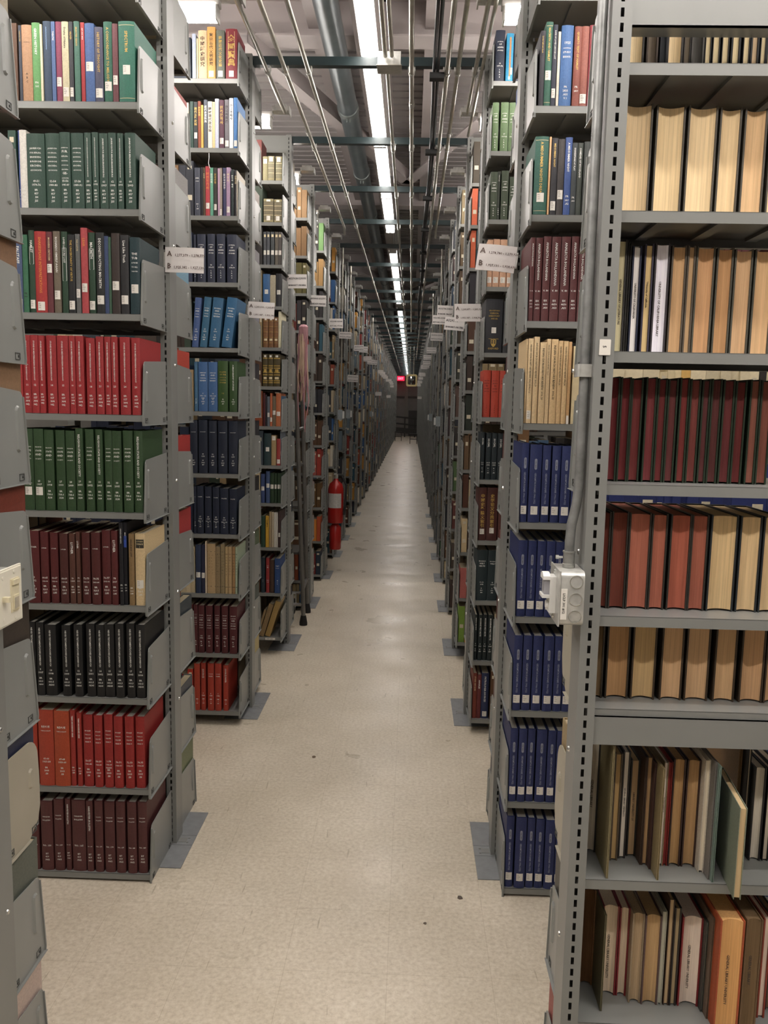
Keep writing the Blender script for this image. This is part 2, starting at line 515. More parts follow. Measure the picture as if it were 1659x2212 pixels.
353,35,251,1f2c63,L=.155;K=t
390,28,250,1f2c63,L=.155;K=t
420,28,250,1f2c63,L=.155;K=t
449,28,250,1f2c63,L=.155;K=t
479,28,248,1f2c63,L=.155;K=t
509,24,248,1f2c63,L=.155;K=t
@R1|663|228|V=GESAMTAUSGABE_1906-1922,s|bound volumes
357,28,254,1f2c63,L=.155;K=t
388,29,254,1f2c63,L=.155;K=t
420,32,254,1f2c63,L=.155;K=t
456,32,254,1f2c63,L=.155;K=t
491,28,254,1f2c63,L=.155;K=t
521,27,254,1f2c63,L=.155;K=t
@R1|346|228|V=GESAMTAUSGABE_1906-1922,s|bound volumes
356,27,255,1f2c63,L=.155;K=t
386,27,254,1f2c63,L=.155;K=t
416,25,254,1f2c63,L=.155;K=t
446,34,252,1f2c63,L=.155;K=t
483,27,250,1f2c63,L=.155;K=t
512,27,250,1f2c63,L=.155;K=t
@R1|38|228|V=GESAMTAUSGABE_1906-1922,s|bound volumes
357,27,254,1f2c63,L=.155;K=t
389,36,253,1f2c63,L=.155;K=t
428,26,250,1f2c63,L=.155;K=t
457,29,247,1f2c63,L=.155;K=t
489,33,245,1f2c63,L=.155;K=t
524,21,243,1f2c63,L=.155;K=t
@R2|3154|190||east asian journals
351,43,228,252d40,S=JOURNAL/OF/ASIAN/STUDIES,w;N=31/1971-72,w;C=L/R/A/8,w
401,33,214,2f9ccc,K=x
437,30,212,27304a
@R2|2844|200|S=JOURNAL/OF/ASIAN/STUDIES,w;N=27/1967-68,w;C=L/R/A/8,w|bound journals
348,29,221,5d7a4c
386,36,221,5d7a4c
424,35,220,5d7a4c
463,33,219,5d7a4c
@R2|2536|200|C=L/R/A/8,w|bound journals
349,34,219,37452f,S=JOURNAL/OF/ASIAN/STUDIES,w;N=29/1969-70,w
384,11,223,2c3529,V=ASIAN_STUDIES,w
400,34,225,37452f,S=JOURNAL/OF/ASIAN/STUDIES,w;N=30/1970-71,w
439,33,197,37452f,S=JOURNAL/OF/ASIAN/STUDIES,w;N=31/1972,w
475,30,197,37452f,S=JOURNAL/OF/ASIAN/STUDIES,w
@R2|2225|190||pamphlet boxes
341,30,220,cf9c78,L=.15
373,32,223,cf9c78,L=.15
407,32,222,cf9c78,L=.15
441,26,220,cf9c78,L=.15
@R2|1915|230||reference books
348,82,255,22252a,S=CROCKFORDS/CLERICAL/DIRECTORY/1951-52,g;K=y;L=.42
434,32,244,26262a
@R2|1610|200|S=NUOVA/RIVISTA/DI/STORIA/ANTICA,k;C=1/9/6/7,k|bound volumes
341,43,226,c03a24
387,37,225,c03a24
426,39,225,c03a24
@R2|1303|200|V=SOCIAL,w;N=34-35/1990,w;C=H/1/.A5,w|bound journals
339,26,231,17262c
372,26,229,17262c
400,26,229,17262c
429,31,227,17262c
@R2|1004|220||chinese index volumes
338,47,264,4c1f1a,V=中國史學論文索引,g;L=.17
387,53,264,4c1f1a,V=史学论文分类索引,g;L=.19
444,32,259,55261f
@R2|700|210|C=D/839/.M6,w|bound journals
340,60,256,1c2f33,S=MODERNE/WELT/HEUTE,w;N=11-12/1978,w
402,49,255,1c2f33,S=MODERNE/WELT,w;N=13/1979,w
@R2|389|210|V=MODERNE_WELT_HEUTE,w;N=4/1963,w;C=D/839,w|bound journals
341,20,235,172527
366,21,235,172527
390,21,235,172527
414,25,235,172527
@R2|84|200||cloth books
349,21,237,7c2d1d,V=ETUDES_GRECQUES,c
371,20,230,6d2426,V=ANNALES,w
392,38,237,22305a,V=PATROLOGIA_SOURCES,w;L=.1
@R0|2274|215||row of mixed old volumes
383,6,86,cbb48c
390,29,86,cfb991+3a3530
423,22,86,85735e+4a3a2c
448,13,86,22262e
461,30,86,cdb78f+3b3530
492,13,86,7a6a52+2c2622
506,24,86,4e4a44
531,12,86,c9b78f+17181a
545,14,86,c9b78f+17181a
562,14,85,c9b78f+17181a
579,18,85,c9b78f+17181a
601,13,85,c9b78f+17181a
615,16,85,b09878+17181a
633,11,85,c9b78f+17181a
644,15,85,b09878+17181a
@R0|2017|215||tall thick volumes
389,54,208,cdb58e+4a4335
449,55,206,ccb48b+4a4335
509,55,205,ceb78f+4a4335
568,41,202,cbb28a+4a4335
614,43,201,c2a27a+4a4335
663,53,201,cdb58e+4a4335
@R0|1762|215||mixed volumes
390,19,214,b9b08c+2d2a27
410,7,209,2a2620
419,18,203,d9d4cf+1d2440
442,18,207,c5ab78+3a3348
462,29,209,dcd6e2+3a3338
494,29,205,b5926a+55493a
524,16,205,a98a65+55493a
541,36,204,b78e66+4d493c
580,32,202,ab835a+4d493c
614,35,200,b99873+4d493c
652,38,200,c09d74+4d493c
@R0|1511|215||red edged volumes
387,23,206,8a2a2c+1a2b16
411,21,205,872528+1a2b16
432,23,203,8e3230+1a2b16
460,22,206,96383a+1a2b16
483,19,204,7c2020+1a2b16
503,20,203,722b2a+1a2b16
526,19,206,8d2a24+1a2b16
546,21,204,97423a+1a2b16
569,17,203,6d2b2b+1a2b16
587,21,205,70302e+1a2b16
610,23,204,7c2c2c+1a2b16
634,22,202,7a2420+1a2b16
662,20,205,9c5440+1a2b16
683,23,204,9a523e+1a2b16
@R0|1252|215||red edged and cream edged volumes
380,27,197,93402e+2e2a22
408,34,198,96432f+2e2a22
443,44,196,c26f56+2e2a22
488,32,195,b9674f+2e2a22
525,42,195,b85f47+2e2a22
567,34,195,b2614a+2e2a22
605,54,196,c5ab7f+272d31
663,43,195,c7ad83+272d31
709,42,195,c7ad83+272d31
@R0|1063|215||tall thick cream edged volumes
383,24,164,9a7a50+33291c
412,47,164,a8835a+33291c
464,49,163,ae9268+3d2d1c
523,45,160,b89670+3d2d1c
573,48,159,b5946f+3d2d1c
631,44,156,b4936c+3d2d1c
684,48,155,b08c66+3d2d1c
734,43,154,b08c66+3d2d1c
@R0|700|215||uneven row of thin volumes
396,26,246,b5ab98+2a2624,y=50
402,17,284,a8926a+8f8058,y=-50
432,6,240,75705a
445,17,238,a5895c+5c4c38,y=20
465,16,239,cfc6b8+2f2a28,y=30
485,20,217,ad9069+2a2620,y=40
496,10,238,4a3428
507,13,239,a4845c+4c3628
518,5,233,4d302b,y=-10
512,16,238,a68f62+8d7a50,y=-50
544,9,229,cfc5ba+a8936a
553,9,230,a2271f
563,26,236,a68458+3d221c
591,29,235,a08058+3d221c
616,15,246,d8cdb8,y=-15
623,9,252,77706a,y=-40
629,9,248,b08a58+6f8478,y=-50
730,8,228,9a7446,y=90
728,17,243,b3a78c+1e1c1c,y=60
741,29,209,bdb5a5+1a181a,y=40
774,12,206,b9ae9a+1a181a,y=40
789,22,205,b9ae9a+1a181a,y=40
@R0|380|215||low row of mixed volumes
403,30,225,8a5a2e,y=60
415,13,220,8f8462+6a6242,y=-20
441,36,209,cdbca4+8f2026,y=30
478,22,206,cdbca4+8f2026,y=30
496,30,207,a08a6c,y=10
525,36,206,a98b62+5d4440
561,10,217,a9a795
574,11,245,b59d78+4a3426
586,15,226,9a8868+2a2420
604,44,205,d3c3b4+8f2026
645,8,206,c4bfae+3a3a34,y=-10
647,10,227,6e5844,y=-30
647,60,243,c0925c+b04a24,y=-60
709,34,248,8a6a42+6a4e30,y=-60
762,17,225,d3bfae+a03a24,y=-20
790,18,212,a07a58+3a2a22'''
# ------------------------------------------------------------------ books
CNAME = dict(r='red', b='blue', g='green')
def colname(h):
    r, g, b = [int(h[i:i + 2], 16) for i in (0, 2, 4)]
    mx, mn = max(r, g, b), min(r, g, b)
    if mx < 46: return 'black'
    if mx - mn < 26:
        return 'charcoal' if mx < 95 else 'grey' if mx < 175 else 'off-white'
    d = mx - mn
    hue = (60 * ((g - b) / d % 6) if mx == r else 60 * ((b - r) / d + 2) if mx == g else 60 * ((r - g) / d + 4))
    dk = 'dark ' if mx < 90 else ''
    if hue < 12 or hue > 335: return 'maroon' if mx < 130 else ('pink' if mn > 100 else 'red')
    if hue < 24: return 'dark brown' if mx < 100 else ('brown' if mx < 165 else 'orange' if d > 110 else 'pinkish tan')
    if hue < 50: return ('dark brown' if mx < 80 else 'brown' if mx < 150 else 'tan' if mx < 205 else 'cream') if d < 130 else 'yellow'
    if hue < 75: return dk + 'olive'
    if hue < 165: return dk + 'green'
    if hue < 200: return dk + 'teal'
    if hue < 255: return ('navy ' if mx < 120 else '') + 'blue' if mx >= 60 else 'navy blue'
    return dk + 'purple'
SURF = lambda w: min(.0045, w * .13) if w > .012 else 0
def spine_mesh(w, h, d, colr, opts, series):
    """book standing, spine at y=0 facing -y, cover opening at +y; x 0..w"""
    mb = MB(); b = SURF(w); t = .0028 if w > .012 else .0012
    K = opts.get('K', ''); flat = K in ('p', 'v')
    n = 6 if b else 1
    def sy(x): return -b * (1 - (2 * x / w - 1) ** 2) if b else 0.0
    out = [(w * i / n, sy(w * i / n)) for i in range(n + 1)]
    poly = out + [(w, d), (w - t, d), (w - t, t + .001), (t, t + .001), (t, d), (0, d)]
    mb.prism(poly, 0, h)
    mats = [cloth(colr)]; idx = {}
    def mi(m):
        if m.name not in idx: idx[m.name] = len(mats); mats.append(m)
        return idx[m.name]
    e = .0004
    def patch(x0, x1, z0, z1, m, k=2, dep=e):
        q = mi(m)
        for i in range(k):
            a, c = x0 + (x1 - x0) * i / k, x0 + (x1 - x0) * (i + 1) / k
            mb.face([(a, sy(a) - dep, z0), (c, sy(c) - dep, z0), (c, sy(c) - dep, z1), (a, sy(a) - dep, z1)], q)
    cx = w / 2
    def lines(ls, ztop, m, size, maxw=.64):
        q = mi(m); z = ztop
        for s_ in ls:
            s_ = s_.replace('_', ' ')
            ww = text(s_)[2]
            k = min(size, w * maxw / max(ww, .2))
            off = cx - ww * k / 2
            write(mb, s_, lambda x, y: (off + x * k, sy(off + x * k) - e, z - size * .7 + y * k), q)
            z -= size * 1.32
        return z
    def vert(st, z0, z1, m, frac=.5):
        q = mi(m); st = st.replace('_', ' ')
        if ord(max(st)) > 0x2000:
            k = min(w * .75, (z0 - z1) / len(st) * .95); z = z0
            for ch in st:
                if ch != ' ':
                    write(mb, ch, lambda x, y: (cx - k * .5 + x * k, sy(cx - k * .5 + x * k) - e, z - k * .85 + y * k), q)
                z -= k * 1.05
            return
        ww = text(st)[2]
        k = min(w * frac, .0125, (z0 - z1) / ww)
        zs = z0
        write(mb, st, lambda x, y: (cx - k * .35 + y * k, sy(cx - k * .35 + y * k) - e, zs - x * k), q)
    o = dict(series); o.update(opts)
    ink = lambda s_: (s_.rsplit(',', 1)[0], INK[s_.rsplit(',', 1)[1]])
    if K == 'o':
        zz = h * .8; ln = min(.1, h * .07 + text(o['V'].split(',')[0].replace('_', ' '))[2] * w * .5)
        for x0, x1, z0, z1 in ((cx - w * .36, cx - w * .3, zz - ln, zz), (cx + w * .3, cx + w * .36, zz - ln, zz), (cx - w * .3, cx + w * .3, zz, zz + .001), (cx - w * .3, cx + w * .3, zz - ln - .001, zz - ln)):
            patch(x0, x1, z0, z1, INKW, 1)
    if K == 'c':
        for z in (.95, .045): patch(.001, w - .001, h * z, h * z + .0012, INKC, 4)
    if K == 'b': patch(w * .1, w * .9, h * .7, h * .84, cloth('3553b4'))
    if K == 'd':
        patch(w * .08, w * .92, h * .8, h * .92, cloth('2b2a24'), 4)
        lines(['LUTHERS', 'WERKE', 'I'], h * .905, INKC, .007, .7)
    if K == 'f':
        for x0, x1, z0, z1 in ((w * .2, w * .23, h * .4, h * .94), (w * .77, w * .8, h * .4, h * .94), (w * .2, w * .8, h * .94, h * .945), (w * .2, w * .8, h * .4, h * .405)): patch(x0, x1, z0, z1, INKC, 1)
    if K == 'p':
        for z in (.84, .14): patch(.0008, w - .0008, h * z, h * z + .0022, INKK, 2)
        for i in range(7): patch(w * .25, w * (.6 + R.random() * .2), h * (.77 - .06 * i), h * (.77 - .06 * i) + .0016, INKK, 1)
    if K == 'q':
        for z0, z1 in ((.9, .99), (.02, .1)): patch(.001, w - .001, h * z0, h * z1, cloth('8f8458'), 4)
        for z in (.3, .5, .7): patch(.001, w - .001, h * z, h * z + .0025, INKC, 4)
        patch(w * .3, w * .7, h * .88, h * .96, LABEL)
    if K == 't':
        pl = mi(mat('silver_title_plate', '8a8fa0', .45, .2))
        x0, x1, z0, z1 = cx - .004, cx + .004, h * .68, h * .82
        ring = [(cx + .004 * math.cos(a), (z1 - .004 + .004 * math.sin(a))) for a in [math.pi * i / 6 for i in range(7)]] + \
               [(cx + .004 * math.cos(a), (z0 + .004 + .004 * math.sin(a))) for a in [math.pi + math.pi * i / 6 for i in range(7)]]
        mb.face([(x, sy(x) - e, z) for x, z in ring], pl)
        vert('OPERA OMNIA', z1 - .005, z0 + .004, INKK, .14)
        o['_vt'] = .64
    if K == 'x':
        patch(w * .42, w * .66, h * .12, h * .92, cloth('c98a4a')); patch(w * .6, w * .9, h * .16, h * .3, LABEL)
        lines(['B'], h * .12, INKW, .02)
    if K == 'y':
        sh = [(-.013, .02), (.013, .02), (.013, .002), (.008, -.01), (0, -.016), (-.008, -.01), (-.013, .002)]
        mb.face([(cx + x, sy(cx) - .0006, h * .17 + z) for x, z in sh], mi(INKG))
        for sx in (-1, 1):
            for sz in (0, 1): mb.face([(cx + sx * .006 + a, sy(cx) - .001, h * .17 + .004 + sz * .009 + c) for a, c in ((-.004, -.003), (.004, -.003), (.004, .003), (-.004, .003))], mi(cloth(colr)))
        lines(['TWENTY-FIRST YEAR'], h * .27, INKG, .006, .6); lines(['OXFORD'], h * .1, INKG, .013)
    B = o.get('B')
    if B:
        gz = (.12, .3, .48, .66, .84) if B == '1' else (.1, .16, .34, .42, .55, .62, .85)
        for z in gz:
            g = mi(INKG)
            mb.prism([(x, sy(x) - .0022) for x in (.001, cx, w - .001)] + [(w - .001, .001), (.001, .001)], h * z, h * z + .004, mi=0 if B == '1' else g)
            patch(.001, w - .001, h * z + .0055, h * z + .007, INKG, 4)
        patch(w * .3, w * .7, h * .9, h * .96, LABEL); patch(w * .2, w * .8, h * .22, h * .29, CLABEL)
        if B == '2': patch(w * .25, w * .75, h * .43, h * .53, INKG)
    if o.get('L2'):
        z = float(o['L2']); patch(w * .2, w * .8, h * z - .008, h * z + .008, CLABEL)
    has = 'N' in o or 'C' in o
    if 'S' in o and 'V' not in opts:
        s_, m = ink(o['S']); ls = s_.split('/')
        lines(ls, h * (.8 if len(ls) < 6 else .82), m, .0098 if w > .02 else .008)
    elif 'V' in o:
        s_, m = ink(o['V'])
        vert(s_, h * o.get('_vt', .93 if len(s_) > 8 else .88), h * (.42 if has else .24), m, .55 if len(s_) < 12 else .42)
    if 'N' in o:
        s_, m = ink(o['N']); lines(s_.split('/'), h * .375, m, .0085 if w > .02 else .007, .72)
    if 'C' in o:
        s_, m = ink(o['C']); ls = s_.split('/'); lines(ls, h * .255, m, .0082 if w > .02 else .007, .62)
    # front-cover edge label of the library on a few wide cloth books
    me = mb.mesh('book_cover', mats)
    pg = MB(); sq = 0 if flat else .003
    pg.box(t + .0001, t + .0012, sq, w - t - .0001, d - (.001 if flat else .004), h - sq)
    lab = None
    if 'L' in o:
        lb = MB(); z = h * float(o['L']); hw = min(w * .4, .011); hh = .0135
        for i in range(2):
            a, c = cx - hw + hw * i, cx + hw * i
            lb.face([(a, sy(a) - .0009, z - hh), (c, sy(c) - .0009, z - hh), (c, sy(c) - .0009, z + hh), (a, sy(a) - .0009, z + hh)], 0)
        if hw > .004:
            for i, s_ in enumerate(R.choice((('PR', '2825', '.A5'), ('BR', '738', '.R4'), ('DS', '904', '.K2'), ('PN', '161', '.D7')))):
                kk = min(.0052, hw * 1.3 / text(s_)[2])
                write(lb, s_, lambda x, y: (cx - hw * .8 + x * kk, sy(cx - hw * .8 + x * kk) - .0013, z + hh * .45 - i * .0062 + y * kk), 1)
        lab = lb.mesh('call_number_label', [LABEL, INKL])
    return me, pg.mesh('page_block', [PAGEG if colr in GREYTOP else PAGE]), lab
GREYTOP = {'151516', 'a3211f', '5a2a2a', '1f2c63', '17213a', '1a2338', '2d4a28'}
def lift(h):
    c = [int(h[i:i + 2], 16) for i in (0, 2, 4)]
    return ''.join('%02x' % min(255, round(x * 1.1 + 4)) for x in c) if c[1] > 125 else desat(h, .12, .98) if c[0] > 170 else desat(h, .16, .86)
def fore_mesh(w, h, d, pc, cc, stamp=None):
    """book with its fore-edge at y=0 facing -y (spine away)"""
    mb = MB(); t = .0032 if w > .014 else .0014; hol = min(.010, w * .2) if w > .02 else 0
    poly = [(0, 0), (t, 0), (t, d - .004), (w - t, d - .004), (w - t, 0), (w, 0), (w, d)] + ([(w * .5, d + SURF(w))] if w > .012 else []) + [(0, d)]
    mb.prism(poly, 0, h)
    cov = mb.mesh('book_cover', [cloth(cc)])
    pg = MB(); n = 6; a, c = t + .0001, w - t - .0001; f0 = .003
    pts = [(a + (c - a) * i / n, f0 + hol * (1 - (2 * i / n - 1) ** 2)) for i in range(n + 1)] + [(c, d - .0045), (a, d - .0045)]
    pg.prism(pts, .003, h - .003)
    if stamp:
        ww = text(stamp)[2]; k = min(w * .3, .008, h * .5 / ww); cx = w * .5
        f = lambda x: f0 + hol * (1 - (2 * (x - a) / (c - a) - 1) ** 2) - .0005
        write(pg, stamp, lambda x, y: (cx - k * .35 + y * k, f(cx - k * .35 + y * k), h * .66 - x * k), 1)
    return cov, pg.mesh('page_block', [paper(lift(pc)), mat('faded_stamp_ink', '4a4038', .8)])
NB = {}
def parse(t):
    ser = {}
    for x in t.split(';'):
        if '=' in x: k, v = x.split('=', 1); ser[k] = v
    return ser
def add_book(name, me, pages, lab, loc, rot, label, group):
    o = put(name, me, None, loc, rot); tag(o, label, 'book', group)
    put('page_block', pages, o)
    if lab: put('call_number_label', lab, o)['label'] = 'white call number label'
    return o
# ------------------------------------------------------------------ the shelving ranges
PH = 3.37                      # post height
YC = [.985, 1.785, 2.645, 3.392, 4.114, 4.819] + [5.522 + .705 * k for k in range(32)]
YC = [y * H for y in YC]
XL = [-.5235, -.5215, -.5135, -.502, -.498, -.496]; XR = [.2175, .2140, .2075, .205, .205, .205]
def XP(side, k): return (XL if side < 0 else XR)[min(k, 5)] * H
SD = .297                      # front lip distance from the post's centre
Z1 = [2.561 + .318, 2.561, 2.244, 1.924, 1.606, 1.289, .978, .659, .340, .030]
Z2 = [3.156, 2.846, 2.537, 2.227, 1.917, 1.608, 1.302, .998, .693, .382, .076]
Z3 = [3.02, 2.771, 2.515, 2.261, 2.006, 1.762, 1.509, 1.258, 1.013, .722, .418, .12]
Z4 = [3.06, 2.78, 2.50, 2.22, 1.945, 1.67, 1.39, 1.115, .83, .54, .25, .06]
Z0L = [2.80, 2.54, 2.28, 2.02, 1.76, 1.495, 1.23, .935, .665, .35, .06]
Z0R = [2.84, 2.56, 2.274, 2.017, 1.762, 1.511, 1.252, 1.063, .70, .38, .06]
Z5 = [3.03, 2.72, 2.44, 2.14, 1.87, 1.58, 1.28, 1.0, .70, .38, .06]
def post_mesh():
    """hollow slotted upright, 36 x 80 mm, slots on the two faces that look along the main aisle"""
    mb = MB(); hx, hy = .018, .04; sw = .0032; p = .0254; sh = .0155
    for x in (-hx, hx): mb.face([(x, -hy, 0), (x, hy, 0), (x, hy, PH), (x, -hy, PH)] if x > 0 else [(x, hy, 0), (x, -hy, 0), (x, -hy, PH), (x, hy, PH)])
    mb.face([(-hx, -hy, PH), (hx, -hy, PH), (hx, hy, PH), (-hx, hy, PH)])
    n = int(PH / p)
    for y in (-hy, hy):
        def q(x0, z0, x1, z1):
            a = [(x0, y, z0), (x1, y, z0), (x1, y, z1), (x0, y, z1)]
            mb.face(a if y < 0 else a[::-1])
        q(-hx, 0, -sw, PH); q(sw, 0, hx, PH)
        for i in range(n):
            z0 = i * p; q(-sw, z0, sw, z0 + p - sh)
            # dark sheet behind the slots paints in the shade of the hollow
        q(-sw, n * p, sw, PH)
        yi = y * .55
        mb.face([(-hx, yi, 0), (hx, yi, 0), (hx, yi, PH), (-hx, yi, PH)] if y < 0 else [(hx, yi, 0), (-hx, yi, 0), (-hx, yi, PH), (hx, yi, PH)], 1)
    for i in range(7):         # bolt heads on the aisle face
        z = .55 + i * .41
        for x in (-hx, hx): mb.lathe([(.0001, x + math.copysign(.004, x)), (.005, x + math.copysign(.003, x)), (.0062, x)], 8, 'x', (0, .012, z), 2)
    return mb.mesh('slotted_post', [STEEL, mat('post_hollow_shade', '3a3a39', .7), CHROME])
def plain_post():
    mb = MB(); mb.box(-.018, -.04, 0, .018, .04, PH); return mb.mesh('plain_post', [STEEL])
POST = post_mesh(); POSTP = plain_post()
def shelf_mesh(L, d0, d1, s, f):
    """s: direction away from the aisle; f=-1 near face (towards -y), +1 far face. origin at post, z=0 is the shelf top"""
    mb = MB(); xs = [0.002 * s, L * s]; ya, yb = f * d0, f * d1
    mb.box(xs[0], ya, -.0015, xs[1], yb, 0)
    mb.box(xs[0], yb, -.021, xs[1], yb - f * .0015, 0)
    mb.box(xs[0], yb - f * .0015, -.021, xs[1], yb - f * .016, -.0195)
    mb.box(xs[0], ya, -.021, xs[1], ya + f * .0015, .004 if d0 > 0 else 0)
    for i in range(1, 8):      # stiffening channels under the sheet
        x = s * L * i / 8; mb.box(x - .012, ya + f * .004, -.009, x + .012, yb - f * .02, -.0015)
    return mb.mesh('shelf_sheet', [STEEL])
def bracket_mesh(d0, d1, s, f, rounded=False):
    """end plate that carries the shelf, on the aisle side, flat in the y-z plane"""
    mb = MB(); ya, yb = d0, d1 + .004; ht = .172; lo = -.034
    if rounded:
        top = [(yb - .004 - .05 + .05 * math.cos(a), .15 + .05 * math.sin(a) - .0) for a in [math.pi / 2 * i / 6 for i in range(7)]]
        P = [(ya, lo), (yb - .06, lo), (yb - .012, lo + .03)] + [(yb, .03), (yb, .1)] + top + [(ya + .03, .2), (ya, .19)]
    else:
        P = [(ya, lo), (yb, lo), (yb + .002, lo + .012), (yb - .018, ht - .012), (yb - .024, ht - .003), (yb - .032, ht), (ya, ht + .012)]
    P = [(f * y, z) for y, z in P]
    if f < 0: P = P[::-1]
    mb.prism(P, -.0012, .0012, 'x')
    o = -s                      # outward, to the aisle
    # pressed bump
    yc = f * (yb - .045)
    z0, z1 = (.05, .13) if not rounded else (.1, .125)
    ring = lambda k, r, dx: [(o * (.0012 + dx), yc + r * math.cos(a), (z1 if math.sin(a) >= 0 else z0) + r * math.sin(a)) for a in [2 * math.pi * i / k for i in range(k)]]
    A, B = ring(12, .0115, 0), ring(12, .0075, .0045)
    for i in range(12):
        j = (i + 1) % 12; q = [A[i], A[j], B[j], B[i]]; mb.face(q if o > 0 else q[::-1])
    mb.face(B if o > 0 else B[::-1])
    # rolled bottom flange and front rim
    mb.box(0, f * ya, lo, o * .008, f * (yb - (.06 if rounded else 0)), lo + .0016)
    if not rounded: mb.prism([(f * (yb - .001), lo), (f * (yb + .002), lo + .012), (f * (yb - .018), ht - .012), (f * (yb - .021), ht - .012), (f * (yb - .002), lo + .012), (f * (yb - .004), lo)], 0, o * .005, 'x')
    # pressed tabs at the two lower corners
    for y in (ya + .03, yb - .035):
        for a in ((0, 0, .022, .0015), (0, .014, .022, .0155), (0, 0, .0015, .0155), (.0205, 0, .022, .0155)):
            mb.box(o * .0011, f * (y + a[0] - .011), lo + .009 + a[1], o * .0026, f * (y + a[2] - .011), lo + .009 + a[3], 1)
        mb.lathe([(.003, o * .0013), (.003, o * .0035), (.0001, o * .0037)], 8, 'x', (0, f * (y + .004), lo + .017), 1)
    return mb.mesh('end_plate', [BEIGE if rounded else STEEL2, mat('tab_edge', '4b4c4a', .5)])
MC = {}
def cached(fn, *a):
    if (fn, a) not in MC: MC[(fn, a)] = fn(*a)
    return MC[(fn, a)]
def plate_mesh(s):
    mb = MB(); x0, x1 = s * .10, -s * .078
    for y0, y1 in ((-.203, -.05), (-.048, .02), (.022, .203)): mb.box(x0, y0, .0003, x1, y1, .0032)
    mb.box(-s * .02, -.03, .0032, -s * .05, .0, .0045, 1)
    for y in (-.03, .0): mb.lathe([(.0001, .0052), (.004, .005), (.0045, .0032)], 8, 'z', (-s * .055, y, 0), 1)
    return mb.mesh('floor_plate', [mat('worn_grey_plate', '86888a', .4, .1, .1, 30), STEEL])
def make_range(side, k, zn, zf, L=.92, label='', rounded=()):
    s = side; X = XP(side, k)
    r = empty('shelving_range', (X, YC[k], 0)); tag(r, label, 'shelving', 'shelving ranges along the aisle')
    put('post', POST, r, (0, 0, 0)); put('post', POSTP, r, (s * (L + .02), 0, 0))
    d0 = .043
    mb = MB(); mb.box(s * .018, -.035, PH - .11, s * L, .035, PH - .004); mb.build('top_beam', STEEL, r)
    put('floor_plate', cached(plate_mesh, s), r)
    for f, zz in ((-1, zn), (1, zf)):
        for z in zz:
            dd = SD if k else (.215 if f > 0 else .2)
            rd = (f, z) in rounded
            sh = put('shelf', cached(shelf_mesh, L, -.03 if (k == 0 and s > 0) else d0, dd, s, f), r, (0, 0, z))
            put('end_bracket', cached(bracket_mesh, d0, dd, s, f, rd), sh)['label'] = 'rounded putty end plate' if rd else 'grey steel end plate'
    return r
SN = {-1: 'left', 1: 'right'}
def rl(side, k):
    return 'grey steel bookshelf range, %s behind the front range on the %s side' % (ordn(k - 1), SN[side])
RANGES = {}
RANGES[-1, 0] = make_range(-1, 0, [], Z0L, .6, 'grey steel bookshelf range at the left frame edge carrying the ivory switch plate', {(1, .665)})
r0 = RANGES[1, 0] = make_range(1, 0, [], Z0R, .92, 'grey steel bookshelf range seen from behind, tag on its slotted post', {(1, .70), (1, 1.063)})
mb = MB(); mb.box(.018, -.034, 2.334, .92, -.028, 2.402); mb.box(.018, -.034, 2.334, .92, .01, 2.336); mb.build('back_beam', STEEL, r0)
mb = MB(); mb.box(.018, -.034, .990, .92, -.029, 1.049); mb.box(.018, -.034, 1.0475, .92, .0, 1.049); mb.build('back_beam', STEEL, r0)
for s, k, z in ((-1, 1, Z1), (-1, 2, Z2), (-1, 3, Z3), (1, 1, Z1), (1, 2, Z2), (1, 3, Z3)):
    RANGES[s, k] = make_range(s, k, z, z, .92, rl(s, k))
RANGES[-1, 4] = make_range(-1, 4, Z4, Z4, .92, rl(-1, 4)); RANGES[1, 4] = make_range(1, 4, Z5, Z5, .92, rl(1, 4))
RANGES[-1, 5] = make_range(-1, 5, Z5, Z5, .92, rl(-1, 5)); RANGES[1, 5] = make_range(1, 5, Z4, Z4, .92, rl(1, 5))
def dup(src, loc, label):
    n = src.copy(); COL.objects.link(n); n.location = loc; n['label'] = label
    for c in src.children:
        m = c.copy(); COL.objects.link(m); m.parent = n
        for g in c.children:
            q = g.copy(); COL.objects.link(q); q.parent = m
    return n
def far_mesh(s, zz):
    mb = MB(); L = .6
    for x in (0, s * (L + .02)): mb.box(x - .018, -.04, 0, x + .018, .04, PH)
    mb.box(s * .02, -.03, PH - .1, s * L, .03, PH)
    for f in (-1, 1):
        for z in zz:
            mb.box(s * .002, f * .043, z - .02, s * L, f * SD, z)
            P = [(f * .043, z - .02), (f * (SD - .02), z - .02), (f * (SD - .06), z + .085), (f * .043, z + .1)]
            mb.prism(P if f > 0 else P[::-1], -.002, .002, 'x')
    return mb.mesh('distant_range_frame', [STEEL])
FZ = {k: R.choice((Z2, Z3, Z4, Z5, Z4)) for k in range(6, 60)}
NR = len(YC)
for k in range(6, NR):
    for s in (-1, 1):
        if k <= 9:
            RANGES[s, k] = dup(RANGES[s, 4 if k % 2 else 5], (XP(s, k), YC[k], 0), rl(s, k))
        else:
            zz = FZ[k + (20 if s > 0 else 0)] if k + 20 < 60 else Z4
            r = put('shelving_range', cached(far_mesh, s, tuple(zz)), None, (XP(s, k), YC[k], 0))
            tag(r, rl(s, k), 'shelving', 'shelving ranges along the aisle'); RANGES[s, k] = r; RANGES[s, k, 'z'] = zz
def zlist(s, k):
    if (s, k, 'z') in RANGES: return RANGES[s, k, 'z']
    if k == 0: return Z0L if s < 0 else Z0R
    if k < 4: return (Z1, Z2, Z3)[k - 1]
    kk = k if k < 6 else (4 if k % 2 else 5)
    return (Z4 if kk == 4 else Z5) if s < 0 else (Z5 if kk == 4 else Z4)

